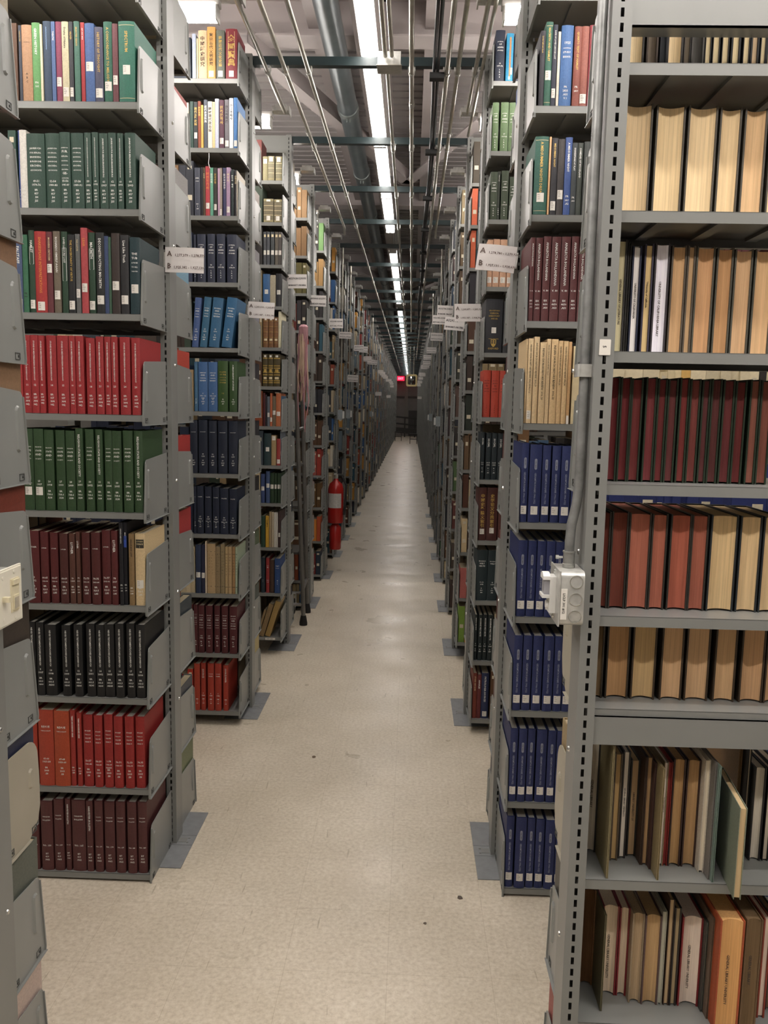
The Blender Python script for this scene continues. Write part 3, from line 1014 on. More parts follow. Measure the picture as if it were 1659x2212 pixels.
# ------------------------------------------------------------------ books read off the shelves
ROWS = {
 'L1': ['top mixed row', 'green yearbook row', 'theatre studies row', 'bright red journal row', 'dark green journal row', 'maroon-and-black row', 'black journal row', 'orange-and-red row', 'bottom maroon row'],
 'L2': ['top row', 'thin East Asian row', 'row of pink and red spines', 'dark navy quartet row', 'leaning blue row', 'blue-and-green row', 'tall navy row', 'lower navy row', 'pamphlet row', 'maroon journal row', 'bottom orange-red row'],
 'L3': ['top row', 'tied quarto row', 'slate row', 'blue-tan-black row', 'calf-and-vellum row', 'gilt trio row', 'orange cloth row', 'teal-tan-red row', 'blue-and-green row', 'pamphlet row', 'red-and-blue row', 'bottom leaning row'],
 'R1': ['top mixed row', 'green-and-black row', 'maroon journal row', 'cream paperback row', 'highest blue row', 'sensor-box blue row', 'middle blue row', 'second-lowest blue row', 'bottom blue row'],
 'R2': ['top row', 'light green row', 'grey-green row', 'tan box row', 'big black directory row', 'orange-red row', 'dark teal trio row', 'brown index row', 'teal pair row', 'thin teal row', 'bottom row'],
 'R0': ['row under the top beam', 'tallest tan row', 'white-and-tan row', 'red-edged row', 'pink-and-cream-edged row', 'row above the middle beam', 'uneven thin row below the beam', 'lowest row']}
RN = {'L1': 'nearest left range', 'L2': 'second left range', 'L3': 'third left range', 'R1': 'nearest spine-out right range', 'R2': 'second spine-out right range', 'R0': 'range seen from behind'}
FY = {'L1': 1.608, 'R1': 1.608, 'L2': 2.468, 'R2': 2.475, 'L3': 3.215, 'R0': 1.0}
ZT = {'L1': Z1[1:], 'R1': Z1[1:], 'L2': Z2, 'R2': Z2, 'L3': Z3, 'R0': Z0R[2:]}
cnt = {}
STAMP = {(2, 0): 'GENERAL LIBRARY OF LITERATURE', (2, 2): 'UNIVERSITY OF CALIFORNIA', (2, 3): 'University of California', (2, 4): 'UNIVERSITY OF CALIFORNIA LIBRARY', (6, 4): 'GENERAL LIBRARY UNIVERSITY', (6, 0): 'GENERAL LIBRARY', (6, 5): 'LIBRARY UNIVERSITY OF', (6, 10): 'THE LIBRARY UNIVERSITY OF', (7, 2): 'GENERAL LIBRARY UNIVERSITY', (7, 9): 'GENERAL LIBRARY UNIVERSITY', (7, 12): 'GENERAL LIBRARY UNIVERSITY', (7, 13): 'GENERAL LIBRARY'}
END = {}                       # where each row stops, away from the aisle
for blk in DATA.split('@')[1:]:
    ls = blk.strip().split('\n'); rid, z, dep, ser, lab = ls[0].split('|')
    i = cnt.get(rid, 0); cnt[rid] = i + 1
    z = ZT[rid][i]; series = parse(ser); d0 = int(dep) / 1000
    rows = ls[1:]; n = len(rows); Y = FY[rid] * H
    left = rid[0] == 'L'
    journal = 'bound journals' in lab or 'bound volumes' == lab
    px = None
    for j, b in enumerate(rows):
        p = b.split(',', 4); x, w, h = int(p[0]) / 1000, int(p[1]) / 1000, int(p[2]) / 1000; col = p[3]
        opts = parse(p[4]) if len(p) > 4 else {}
        if px is not None and x < px + .0003: x0 = px + .0003; w = max(.004, w - (x0 - x)); x = x0
        w = max(w - .0006, .004)
        lim = XP(-1 if left else 1, int(rid[1])) + (-.0045 if left else .0045 if rid != 'R0' else .0195)
        if left and x + w > lim: w = max(.004, lim - x)
        if left and x + w > lim: x = lim - w
        if not left and x < lim: w = max(.004, x + w - lim); x = lim
        px = x + w
        if 'r=' in b: w *= math.cos(math.radians(parse(p[4]).get('r') and float(parse(p[4])['r']))); w -= .0025
        ups = [q for q in zlist(-1 if left else 1, int(rid[1])) if q > z + .01]
        if ups: h = min(h, min(ups) - z - .023)
        cover = col; lean = float(opts.get('r', 0)); dy = float(opts.get('y', 0)) / 1000
        o_ = ordn(n - 1 - j) if left else ordn(j)
        if rid == 'R0':
            pc, cc = col.split('+') if '+' in col else (col, col)
            if i == 0: h = .235 + .01 * R.random()
            d = min(.205, .19 + .02 * R.random())
            if dy < 0: d = .23
            me, pg = fore_mesh(w, h, d, pc, cc, STAMP.get((i, j))); lb = None; cover = pc
            nm = 'book'; look = '%s-edged book' % colname(pc)
            h_max = ([9] + [ZT['R0'][a - 1] - ZT['R0'][a] - .024 for a in range(1, 8)])[i]
        else:
            d = d0 + R.uniform(-.008, .006)
            me, pg, lb = spine_mesh(w, h, d, col, opts, series)
            nm = 'bound_journal' if journal else 'book'
            look = colname(col) + (' bound journal' if journal else ' book') + (' with white label' if 'L' in opts else '')
        label = '%s, %s from post, %s, %s' % (look, o_, ROWS[rid][i], RN[rid])
        if len(label.split()) > 16: label = label.replace(' with white label', '')
        yy = Y + dy + (0 if rid == 'R0' else R.uniform(.001, .006)) + (.006 if rid == 'R0' and dy == 0 else 0)
        zz = z + .0006
        rot = (0, math.radians(lean), 0)
        add_book(nm, me, pg, lb, (x, yy, zz + (w * math.sin(math.radians(lean)) if lean else 0)), rot, label, ROWS[rid][i] + ' of the ' + RN[rid])
    x_first = int(rows[0].split(',')[0]) / 1000
    END[rid, i] = x_first - .004 if left else px + .004
# end books of the far faces, whose boards show above the brackets
def end_book(s, k, z, t, h, cov, pg, wd, label, dd=.19):
    if k == 0: dd = .16
    if k == 0 and s > 0: t = .0125
    h = min([h] + [q - z - .026 for q in zlist(s, k) if q > z + .01])
    X = XP(s, k); me = None
    mb = MB(); tt = .0028
    # spine faces +y, boards parallel to the aisle
    poly = [(0, 0), (tt, 0), (tt, dd - .004), (t - tt, dd - .004), (t - tt, 0), (t, 0), (t, dd), (t * .5, dd + SURF(t)), (0, dd)]
    mb.prism(poly, 0, h); me = mb.mesh('book_cover', [cloth(cov)])
    if wd:
        xo = t + .0004 if s < 0 else -.0004
        mb2 = MB(); mb2.face([(xo, .03, h - .028), (xo, .05, h - .028), (xo, .05, h - .016), (xo, .03, h - .016)] if s < 0 else [(xo, .05, h - .028), (xo, .03, h - .028), (xo, .03, h - .016), (xo, .05, h - .016)])
        lb = mb2.mesh('call_number_label', [LABEL])
    else: lb = None
    p = MB(); p.box(tt + .0002, .003, .003, t - tt - .0002, dd - .0045, h - .003)
    x = X + s * .006 - (t if s < 0 else 0)
    face = YC[k] + (.215 if k == 0 else SD) - .004
    o = add_book('book', me, p.mesh('page_block', [paper(pg)]), lb, (x, face - dd, z + .0006), (0, 0, 0), label, 'end books on the far faces')
for s, k, lst in (
  (-1, 1, ((2.561, 'a8433a', 'cbb', 0, .2, 'red'), (2.244, '85817f', 0, 0, .24, 'grey'), (1.924, '6f9cb4', 0, 0, .235, 'pale blue'), (1.606, 'c23a28', 0, 0, .235, 'orange-red'), (1.289, 'b02a28', 0, 0, .235, 'bright red'), (.978, 'b3302f', 0, 0, .262, 'red'), (.659, '3c464b', 0, 0, .225, 'charcoal'), (.340, '53565c', 0, 0, .21, 'slate grey'), (.030, '7c8560', 0, 0, .265, 'sage green'))),
  (-1, 2, ((2.537, 'a59a92', 0, 0, .235, 'grey'), (2.227, '7e7c80', 0, 0, .24, 'mauve-grey'), (1.917, '8a8894', 0, 0, .235, 'lilac grey'), (1.608, '2b272c', 0, 0, .26, 'black'), (1.302, '25242a', 0, 0, .255, 'black'), (.998, '221f22', 0, 0, .25, 'black'), (.693, '5b6b4c', 0, 0, .25, 'green'), (.382, '55605a', 0, 0, .25, 'grey-green'), (.076, 'cbb779', 0, 0, .26, 'straw yellow'))),
  (-1, 0, ((2.54, 'b58a62', 0, 0, .255, 'peach'), (2.28, '8f8266', 0, 0, .215, 'tan'), (1.76, '7f5a3a', 0, 0, .235, 'brown leather'), (1.495, '8a6748', 0, 0, .235, 'brown'), (1.23, '7c3324', 0, 0, .25, 'red leather'), (.935, '3d342b', 0, 0, .262, 'dark brown'), (.665, '2f3550', 0, 0, .262, 'navy blue'), (.35, '60655a', 0, 0, .262, 'grey-green'), (.06, 'c9b2a6', 0, 0, .25, 'pale pink'))),
  (1, 1, ((2.561, '3c5c9c', 0, 1, .25, 'blue'), (1.606, '4a1f22', 0, 1, .24, 'maroon'), (1.289, '571c1c', 0, 1, .265, 'dark red'), (.978, '7a2e24', 0, 0, .2, 'rust'), (.659, '5d2728', 0, 1, .265, 'maroon'), (.340, '6b4a44', 0, 0, .25, 'brown'), (.030, '39434a', 0, 0, .27, 'slate'))),
  (1, 0, ((2.56, 'cfb07f', 0, 0, .25, 'straw'), (2.017, '9b8460', 0, 0, .235, 'tan'), (1.762, '35425e', 0, 1, .232, 'navy'), (1.252, '33452f', 0, 1, .235, 'green'), (1.063, 'bca27a', 0, 0, .19, 'cream'), (.70, 'a28b62', 0, 0, .25, 'tan'), (.38, '57534c', 0, 1, .262, 'grey'), (.06, '9e4a44', 0, 1, .262, 'red')))):
    for z, cov, _x, wl, h, cn in lst:
        z = min(zlist(s, k), key=lambda q: abs(q - z))
        zi = sorted(zlist(s, k)); hi = ordn(zi.index(z))
        end_book(s, k, z, .034, h, cov, 'c9bb9c', wl, '%s end book above %s end plate from floor, %s %s range' % (cn, hi, ('front', 'nearest', 'second')[k], SN[s]), .19)
# ------------------------------------------------------------------ the uncountable rest of the books, one object
PAL = '3c2a20 5a3d28 7a5a3a 2a2d35 1d2733 2f3d30 5b2a28 6e2f2a a08a66 c0b090 3d4650 20404a 87401f d0c8b8 45617f 24211f 33271f 4a4038 6b4a2c 22262c 3a2a2a 8c7a58 563a24 2b3a4c'.split()
VIV = 'b8a88c 8f2f28 2f5a8c d8d0c0 3f6a48 c08a3c a04a30 6f7f8a c9b890 55301f 1f4a5c b0a080 7a6a50'.split()
sv, sf, sc = [], [], []
def sbox(x0, y0, z0, x1, y1, z1, c, page, f, lab):
    if x1 < x0: x0, x1 = x1, x0
    b = len(sv); sv.extend([(x, y, z) for z in (z0, z1) for y in (y0, y1) for x in (x0, x1)])
    for q, cc in (((4, 5, 7, 6), page), ((0, 1, 5, 4), c if f < 0 else page), ((2, 6, 7, 3), c if f > 0 else page), ((0, 4, 6, 2), c), ((1, 3, 7, 5), c)):
        sf.append(tuple(b + i for i in q)); sc.append(cc)
    if lab:
        y = y0 - .0008 if f < 0 else y1 + .0008
        for zc, hh, ww in lab:
            b = len(sv); w = (x1 - x0); a, d = x0 + w * (.5 - ww / 2), x1 - w * (.5 - ww / 2); zz = z0 + (z1 - z0) * zc
            sv.extend([(a, y, zz - hh), (d, y, zz - hh), (d, y, zz + hh), (a, y, zz + hh)] if f < 0 else [(d, y, zz - hh), (a, y, zz - hh), (a, y, zz + hh), (d, y, zz + hh)])
            sf.append((b, b + 1, b + 2, b + 3)); sc.append(lin('cfc6ae'))
def fill(s, k, f, z, zup, x0, length, pal=None, widths=None, setback=.004, fixed=None):
    """x0: distance from the post (away from the aisle) where the row starts"""
    X = XP(s, k); x = x0; i = 0
    dd = SD if k else .21
    run = 0
    while x < x0 + length:
        if fixed and i < len(fixed): c = fixed[i]; h = min(zup - z - .03, R.uniform(.2, .235))
        else:
            if run <= 0: col = R.choice(pal or PAL); run = R.choice((1, 1, 1, 2, 2, 3, 4)); hh = R.uniform(.17, .26); ww = R.uniform(.018, .055)
            run -= 1; c = col; h = min(zup - z - .03, hh + (R.uniform(-.006, .006)))
        if h < .06: return
        if k > 5 and i == 0 and R.random() < .6: c = R.choice(VIV)
        if i == 0: h = max(h, min(zup - z - .03, R.uniform(.2, .25)))
        w = R.uniform(.03, .045) if fixed and i < len(fixed) else ww * R.uniform(.9, 1.1)
        i += 1
        dp = R.uniform(.15, .19); sb = setback + R.uniform(0, .012)
        C = lin(c); g = R.uniform(.85, 1.12); C = [min(1, a * g) for a in C[:3]] + [1]
        ya = YC[k] + f * (dd - sb); yb = ya - f * min(dp, dd - .085)
        lab = []
        q = R.random()
        if q < .5: lab.append((R.uniform(.25, .45), .012, .62))
        if q < .25: lab.append((.88, .008, .55))
        if .5 < q < .7: lab.append((.75, .012, .5))
        sbox(X + s * x, min(ya, yb), z + .0006, X + s * (x + w - .0008), max(ya, yb), z + h, C, lin('a89a80'), f, lab)
        x += w + (.003 if fixed else 0)
FIX = {(1, 3): ['3a3020 3a3020', 'c8603f', 'c25c38', '26242a', '4a3020 b08050', '3a2c24', '20281f 5a6038 2b2f2a', '6b5238 6b5238', '55301f', 'c9b48c', 'b0625c', '76963c c8902c'],
       (-1, 4): ['8a6a44 8a6a44 8a6a44 8a6a44', '80603c 80603c 80603c 80603c', '5a5328 5a5328 5a5328', '26221f 2a2628 6e2c24', '82211f', '8a6426 5c3a22', '7a4a22 4c2a1c', '4a3a26 4a3a26 5a4a34', '4a3824 4f3d28', '1c2740', '1b2440', '2b4a66'],
       (1, 4): ['7c6c4c', '5a4a34', '4c3a28', '3f3426', '3a3c34', '56423a 8c7c62', '2f2a26', '48603a', '5c2f2a', '4a4038', '3a2a24'],
       (-1, 5): ['61874f', 'a5814f a5814f b99a68', '2c2a2c 2c2a2c 1f7a5c', '2c5666', '3a2c24 3a2c24', '1c1d24 1c1d24', '55361f 55361f', 'a23426 ad5a50', '5c401a 5c401a 5c401a', 'b04a20 c87a2a a02a20', '1d2a3a 7c2a2c']}
RPAL = {('R1', 2): ['5f2a2b'], ('R1', 3): 'd9b878 d2aa62 26221f dccfae dccfae d8c8a0 1f2c63'.split(), ('L1', 1): ['2c4a3d'], ('L1', 4): ['2d4a28'], ('L1', 6): ['1a1a1b'], ('L1', 8): ['5a2a2a'], ('L1', 5): ['5c1c1d'], ('L1', 7): ['b23420'], ('L1', 3): ['a8262a', '8a2326'], ('L2', 6): ['1a2338'], ('L2', 7): ['17213a'], ('L2', 9): ['551a20'], ('L2', 10): ['b33220'], ('L2', 3): ['262d42']}
for q in range(4, 9): RPAL['R1', q] = ['1f2c63']
for k in range(0, NR):
    for s in (-1, 1):
        zz = sorted(zlist(s, k), reverse=True)
        rid = ('L' if s < 0 else 'R') + str(k)
        for i, z in enumerate(zz):
            zup = zz[i - 1] if i else min(z + .3, PH)
            # near face
            if k == 0: pass
            elif rid in ZT:
                off = len(zz) - len(ZT[rid])
                if i >= off:
                    xe = END[rid, i - off]
                    fill(s, k, -1, z, zup, abs(xe - XP(s, k)) + .003, .9 - abs(xe - XP(s, k)), pal=RPAL.get((rid, i - off)))
                else: fill(s, k, -1, z, zup, .006, .85)
            else:
                fx = FIX.get((s, k)); fx = fx[i].split() if fx and i < len(fx) else None
                fill(s, k, -1, z, zup, .007, .45 if k < 10 else .3, fixed=fx)
            # far face, behind a separately built end book
            if s > 0 and k == 0: continue
            fill(s, k, 1, z, zup, .045 if k < 3 else .007, (.8 if 0 < k < 3 else .45) if k < 10 else .15, setback=.01)
me = bpy.data.meshes.new('farther_books'); me.from_pydata(sv, [], sf)
at = me.color_attributes.new('cover', 'FLOAT_COLOR', 'CORNER')
fl = []
for q, c in zip(sf, sc): fl.extend(c * len(q))
at.data.foreach_set('color', fl)
m = mat('mixed_cloth_covers', '808080', .6, 0, .12, 120, .1)
nt = m.node_tree; ca = nt.nodes.new('ShaderNodeVertexColor'); ca.layer_name = 'cover'
mx = nt.nodes.new('ShaderNodeMix'); mx.data_type = 'RGBA'; mx.blend_type = 'MULTIPLY'; mx.inputs[0].default_value = .35
rp = [n for n in nt.nodes if n.type == 'VALTORGB'][0]; rp.color_ramp.elements[0].color = (.7, .7, .7, 1); rp.color_ramp.elements[1].color = (1, 1, 1, 1)
nt.links.new(ca.outputs[0], mx.inputs[6]); nt.links.new(rp.outputs[0], mx.inputs[7]); nt.links.new(mx.outputs[2], nt.nodes['Principled BSDF'].inputs['Base Color'])
me.materials.append(m)
tag(put('books', me), 'packed rows of old books on the farther ranges down the aisle', 'books', 'farther books', 'stuff')

# ------------------------------------------------------------------ room shell
X0, X1, Y0, Y1, ZC = -3.4, 3.1, -3.0, 47.6, 4.28
def floor_mat():
    m = bpy.data.materials.new('speckled_floor_tile'); m.use_nodes = True; nt = m.node_tree; N = nt.nodes; L = nt.links; b = N['Principled BSDF']
    tc = N.new('ShaderNodeTexCoord')
    def noise(sc, det=3, rough=.5):
        n = N.new('ShaderNodeTexNoise'); n.inputs['Scale'].default_value = sc; n.inputs['Detail'].default_value = det; n.inputs['Roughness'].default_value = rough
        L.new(tc.outputs['Object'], n.inputs['Vector']); return n.outputs['Fac']
    def ramp(src, stops):
        r = N.new('ShaderNodeValToRGB'); r.color_ramp.elements[0].position = stops[0][0]; r.color_ramp.elements[0].color = stops[0][1]
        r.color_ramp.elements[1].position = stops[-1][0]; r.color_ramp.elements[1].color = stops[-1][1]
        for p, c in stops[1:-1]: r.color_ramp.elements.new(p).color = c
        L.new(src, r.inputs[0]); return r.outputs[0]
    def mix(a, c, f, mode='MIX'):
        q = N.new('ShaderNodeMix'); q.data_type = 'RGBA'; q.blend_type = mode
        for i, v in ((6, a), (7, c)):
            if isinstance(v, (list, tuple)): q.inputs[i].default_value = v
            else: L.new(v, q.inputs[i])
        if isinstance(f, float): q.inputs[0].default_value = f
        else: L.new(f, q.inputs[0])
        return q.outputs[2]
    base = ramp(noise(70, 3, .6), [(.3, lin('c2b6a3')), (.5, lin('d2c7b4')), (.72, lin('ded5c4'))])
    fle = N.new('ShaderNodeTexVoronoi'); fle.inputs['Scale'].default_value = 130; L.new(tc.outputs['Object'], fle.inputs['Vector'])
    spk = ramp(fle.outputs['Distance'], [(.0, (1, 1, 1, 1)), (.22, (0, 0, 0, 1))])
    pick = ramp(noise(37, 2), [(.52, (0, 0, 0, 1)), (.6, (1, 1, 1, 1))])
    f1 = mix(spk, pick, 1.0, 'MULTIPLY')
    c = mix(base, lin('efe9dc'), f1)
    pick2 = ramp(noise(23, 2), [(.56, (0, 0, 0, 1)), (.66, (1, 1, 1, 1))])
    f2 = mix(spk, pick2, 1.0, 'MULTIPLY')
    c = mix(c, lin('8d7c62'), f2)
    br = N.new('ShaderNodeTexBrick'); br.offset = 0; br.squash = 1
    mp = N.new('ShaderNodeMapping'); mp.inputs['Location'].default_value = (-.274, -.1, 0); L.new(tc.outputs['Object'], mp.inputs[0]); L.new(mp.outputs[0], br.inputs['Vector'])
    for n_, v in (('Scale', 1.0), ('Mortar Size', .0011), ('Mortar Smooth', .3), ('Brick Width', .3048), ('Row Height', .3048)): br.inputs[n_].default_value = v
    br.inputs['Color1'].default_value = (.975, .975, .975, 1); br.inputs['Color2'].default_value = (1, 1, 1, 1); br.inputs['Mortar'].default_value = (.82, .8, .77, 1)
    c = mix(c, br.outputs['Color'], 1.0, 'MULTIPLY')
    dirt = ramp(noise(2.2, 5, .6), [(.35, (.84, .83, .8, 1)), (.62, (1, 1, 1, 1))])
    c = mix(c, dirt, .8, 'MULTIPLY')
    sc_ = N.new('ShaderNodeTexNoise'); sc_.inputs['Scale'].default_value = 14; sc_.inputs['Detail'].default_value = 2
    m2 = N.new('ShaderNodeMapping'); m2.inputs['Scale'].default_value = (4, .35, 1); m2.inputs['Rotation'].default_value = (0, 0, .3); L.new(tc.outputs['Object'], m2.inputs[0]); L.new(m2.outputs[0], sc_.inputs['Vector'])
    scuff = ramp(sc_.outputs['Fac'], [(.705, (1, 1, 1, 1)), (.74, (.72, .7, .66, 1))])
    c = mix(c, scuff, 1.0, 'MULTIPLY')
    L.new(c, b.inputs['Base Color'])
    r = ramp(noise(3.1, 4), [(.3, (.26, .26, .26, 1)), (.7, (.42, .42, .42, 1))]); L.new(r, b.inputs['Roughness'])
    b.inputs['Specular IOR Level'].default_value = .4
    return m
mb = MB(); mb.face([(X0, Y0, 0), (X1, Y0, 0), (X1, Y1, 0), (X0, Y1, 0)]); struct(mb.build('floor', floor_mat()), 'speckled beige tiled floor of the aisle')
DECK = mat('painted_roof_deck', 'b4aeac', .6, 0, .04, 2)
mb = MB(); y = Y0; p = .1524
prof = []
while y < Y1:
    prof += [(y, ZC), (y + .112, ZC), (y + .115, ZC + .11), (y + .1495, ZC + .11)]; y += p
for (ya, za), (yb, zb) in zip(prof, prof[1:]): mb.face([(X0, ya, za), (X0, yb, zb), (X1, yb, zb), (X1, ya, za)])
struct(mb.build('ceiling', DECK), 'ribbed metal roof deck')
WALL = mat('grey_block_wall', '8a8782', .8, 0, .06, 4)
for nm, q in (('wall_left', [(X0, Y0, 0), (X0, Y1, 0), (X0, Y1, ZC), (X0, Y0, ZC)]), ('wall_right', [(X1, Y1, 0), (X1, Y0, 0), (X1, Y0, ZC), (X1, Y1, ZC)]),
              ('wall_back', [(X1, Y0, 0), (X0, Y0, 0), (X0, Y0, ZC), (X1, Y0, ZC)]), ('wall_far', [(X0, Y1, 0), (X1, Y1, 0), (X1, Y1, ZC), (X0, Y1, ZC)])):
    mb = MB(); mb.face(q); struct(mb.build(nm, WALL), 'grey wall ' + nm[5:])
mb = MB(); mb.box(-.39, Y1 - .18, 0, -.20, Y1 - .001, ZC); struct(mb.build('trim_1', mat('pale_wall_column', '86837c', .8)), 'pale pilaster on the far wall')
mb = MB(); mb.box(X0, Y1 - .06, 2.15, X1, Y1 - .001, 2.25); struct(mb.build('trim_2', mat('wall_band', '565450', .8)), 'dark band on the far wall')
mb = MB(); mb.box(-.15, Y1 - .05, 0, .9, Y1 - .001, 1.45); struct(mb.build('door_1', mat('far_door', '4f4e4b', .6)), 'dark door in the far wall')
BEAM = mat('painted_roof_beam', 'b5acaa', .55, 0, .05, 4)
def ibeam(axis, c, z, w, h, a0, a1, name):
    mb = MB()
    for (u0, v0, u1, v1) in ((-w / 2, 0, w / 2, .012), (-.006, .012, .006, h - .012), (-w / 2, h - .012, w / 2, h)):
        if axis == 'x': mb.box(a0, c + u0, z + v0, a1, c + u1, z + v1)
        else: mb.box(c + u0, a0, z + v0, c + u1, a1, z + v1)
    return mb.build(name, BEAM)
n = 1
for i in range(9):
    struct(ibeam('x', (3.52 + 2.02 * i * 1.35) * H if i else 3.5 * H, 4.02, .2, .26, X0, X1, 'trim_%d' % (n + 2)), 'transverse roof beam'); n += 1
struct(ibeam('y', -.195 * H, 3.99, .2, .29, Y0, Y1, 'trim_%d' % (n + 2)), 'roof girder along the aisle'); n += 1
struct(ibeam('y', -.42 * H, 4.1, .08, .18, Y0, Y1, 'trim_%d' % (n + 2)), 'roof purlin along the aisle'); n += 1
struct(ibeam('y', .05 * H, 4.1, .1, .18, Y0, Y1, 'trim_%d' % (n + 2)), 'roof purlin along the aisle'); n += 1
for i, (xa, ya, xb, yb) in enumerate(((-1.15, 5.6, -.1, 8.9), (.95, 5.6, -.1, 8.9), (-1.15, 14, -.1, 17.3), (.95, 14, -.1, 17.3))):
    mb = MB(); a, b = Vector((xa, ya, 3.93)), Vector((xb, yb, 3.93)); d = (b - a).normalized(); w = Vector((-d.y, d.x, 0)) * .055
    q = [a - w, b - w, b + w, a + w]; up = Vector((0, 0, .006)); sd = Vector((0, 0, .11))
    mb.face([p_ for p_ in reversed(q)]); mb.face([p_ + up for p_ in q])
    for j in range(4): mb.face([q[j], q[(j + 1) % 4], q[(j + 1) % 4] + up, q[j] + up])
    mb.face([q[0], q[1], q[1] + sd, q[0] + sd]); mb.face([q[1] + w * .1, q[0] + w * .1, q[0] + sd + w * .1, q[1] + sd + w * .1])
    struct(mb.build('trim_%d' % (n + 2), BEAM), 'diagonal roof brace'); n += 1

# ------------------------------------------------------------------ pipe, struts, conduits
o = empty('ceiling_pipe', (-.325 * H, 0, 3.9)); tag(o, 'fat grey pipe running under the roof left of the light line', 'pipe')
seams = [-3 + .01, 4.02 * H, 5.08 * H] + [(5.08 + 1.06 * i) * H for i in range(1, 23)] + [Y1 - .02]
for a, b in zip(seams, seams[1:]):
    mb = MB(); mb.lathe([(.0001, a), (.073, a), (.073, b), (.0001, b)], 24, 'y'); mb.build('pipe_length', PIPE, o, smooth=True)
    mb = MB(); mb.lathe([(.0735, b - .05), (.081, b - .045), (.081, b + .045), (.0735, b + .05)], 24, 'y'); 
    for sx in (-1, 1): mb.box(sx * .012, b - .006, -.105, sx * .012 + .008, b + .006, -.078)
    mb.build('pipe_coupling', mat('coupling_grey', '747b7a', .4, .3), o, smooth=True)
for k in range(1, NR):
    mb = MB(); a, b = XP(-1, k) + .019, XP(1, k) - .019
    z = 1.028 * H + H - .021
    mb.box(a, YC[k] - .02, z, b, YC[k] + .02, z + .041)
    mb.box(a, YC[k] - .024, z + .005, a + .004, YC[k] + .024, z + .036); mb.box(b - .004, YC[k] - .024, z + .005, b, YC[k] + .024, z + .036)
    tag(mb.build('tie_strut', GREEN), 'dark green tie strut across the aisle, %s pair of ranges behind the front' % ordn(k - 1), 'strut', 'tie struts')
def conduit(pts, r, label, clamps=(), coup=()):
    o = empty('conduit', pts[0]); tag(o, label, 'conduit')
    org = Vector(pts[0]); mb = MB(); mb.tube([Vector(p) - org for p in pts], r, 10); mb.build('conduit_tube', CONDUIT, o, smooth=True)
    for y in clamps:
        x, z = pts[0][0], pts[0][2]
        mb = MB(); mb.lathe([(r + .0004, -.011), (r + .0035, -.011), (r + .0035, .011), (r + .0004, .011)], 12, 'y', (0, y - org.y, 0)); mb.box(-r - .006, y - org.y - .01, r * .4, -r, y - org.y + .01, .034); mb.box(r, y - org.y - .01, r * .4, r + .006, y - org.y + .01, .034)
        mb.build('strut_clamp', GALV, o)
    for y in coup:
        mb = MB(); mb.lathe([(r + .0003, -.03), (r + .003, -.03), (r + .003, .03), (r + .0003, .03)], 12, 'y', (0, y - org.y, 0)); mb.lathe([(.004, .0), (.004, .012)], 8, 'x', (r, y - org.y + .015, 0)); mb.build('coupling', GALV, o)
    return o
ZK = 1.0 * H + H - .002
cl = lambda k0, k1: [YC[k] for k in range(k0, k1)]
conduit([(-.46 * H, -2.9, ZK), (-.46 * H, 2.99 * H, ZK), (-.462 * H, 3.0 * H, ZK + .02)], .011, 'leftmost ceiling conduit, ending at the second lit side lamp', cl(1, 3))
conduit([(-.406 * H, -2.9, ZK), (-.402 * H, 4.84 * H, ZK), (-.405 * H, 4.88 * H, ZK - .05)], .011, 'second ceiling conduit from the left, ending over the fifth range', cl(1, 5), (2.0 * H, 3.2 * H))
conduit([(-.335 * H, -2.9, ZK), (-.33 * H, 24 * H, ZK)], .011, 'third ceiling conduit from the left, close to the fat pipe', cl(1, 30), (3.9 * H,))
conduit([(-.103 * H, -2.9, ZK), (-.099 * H, 2.52 * H, ZK)], .011, 'conduit just right of the light line, ending at the junction box', cl(1, 2))
conduit([(-.08 * H, -2.9, ZK), (-.08 * H, 2.52 * H, ZK)], .010, 'twin conduit beside the junction box conduit', cl(1, 2))
conduit([(-.095 * H, 2.6 * H, ZK - .01), (-.095 * H, 20 * H, ZK - .005)], .010, 'long conduit leaving the junction box down the aisle', cl(3, 20), (3.3 * H,))
conduit([(-.023 * H, -2.9, ZK), (-.023 * H, 9.6 * H, ZK), (-.023 * H, 9.65 * H, ZK - .08), (-.023 * H, 9.65 * H, ZK - .25)], .012, 'conduit straight above the aisle centre, upright in view', cl(1, 12), (2.9 * H, 6 * H))
conduit([(.083 * H, -2.9, ZK), (.083 * H, 18 * H, ZK)], .013, 'thickest conduit, first right of the black cables', cl(1, 22))
conduit([(.115 * H, -2.9, ZK), (.115 * H, 4.9 * H, ZK), (.118 * H, 4.94 * H, ZK - .05)], .011, 'second conduit right of the black cables', cl(1, 5), (2.0 * H, 3.2 * H))
conduit([(.169 * H, -2.9, ZK), (.167 * H, 2.98 * H, ZK)], .011, 'third conduit right of the black cables, ending at a side lamp', cl(1, 3))
conduit([(.187 * H, -2.9, ZK), (.185 * H, 3.2 * H, ZK - .01)], .009, 'rightmost ceiling conduit against the range tops')
for i, dx in enumerate((0, .0185)):
    pts = []
    y = -2.9
    while y < 19:
        ph = (y / H - 2.645) / .75
        pts.append((.047 * H + dx + .008 * math.sin(y * 1.3), y, ZK + .0175 - .04 * math.sin(math.pi * (ph % 1)))); y += .14
    mb = MB(); mb.tube(pts, .0085, 8); tag(mb.build('black_cable', mat('black_cable_jacket', '1b1d22', .45), smooth=True), ('left' if i == 0 else 'right') + '-hand one of the two black cables sagging over the struts', 'cable')
for k in range(2, 9):
    mb = MB(); mb.box(.047 * H - .026, YC[k] - .024, ZK - .03, .047 * H + .046, YC[k] + .024, ZK - .002)
    tag(mb.build('cable_saddle', DARK), 'black saddle holding the two cables on the %s green strut from the top' % ordn(k - 2), 'clamp', 'cable saddles')
o = empty('junction_box', (-.088 * H, 2.565 * H, ZK)); tag(o, 'pale metal junction box beside the light line on the first green strut', 'junction box')
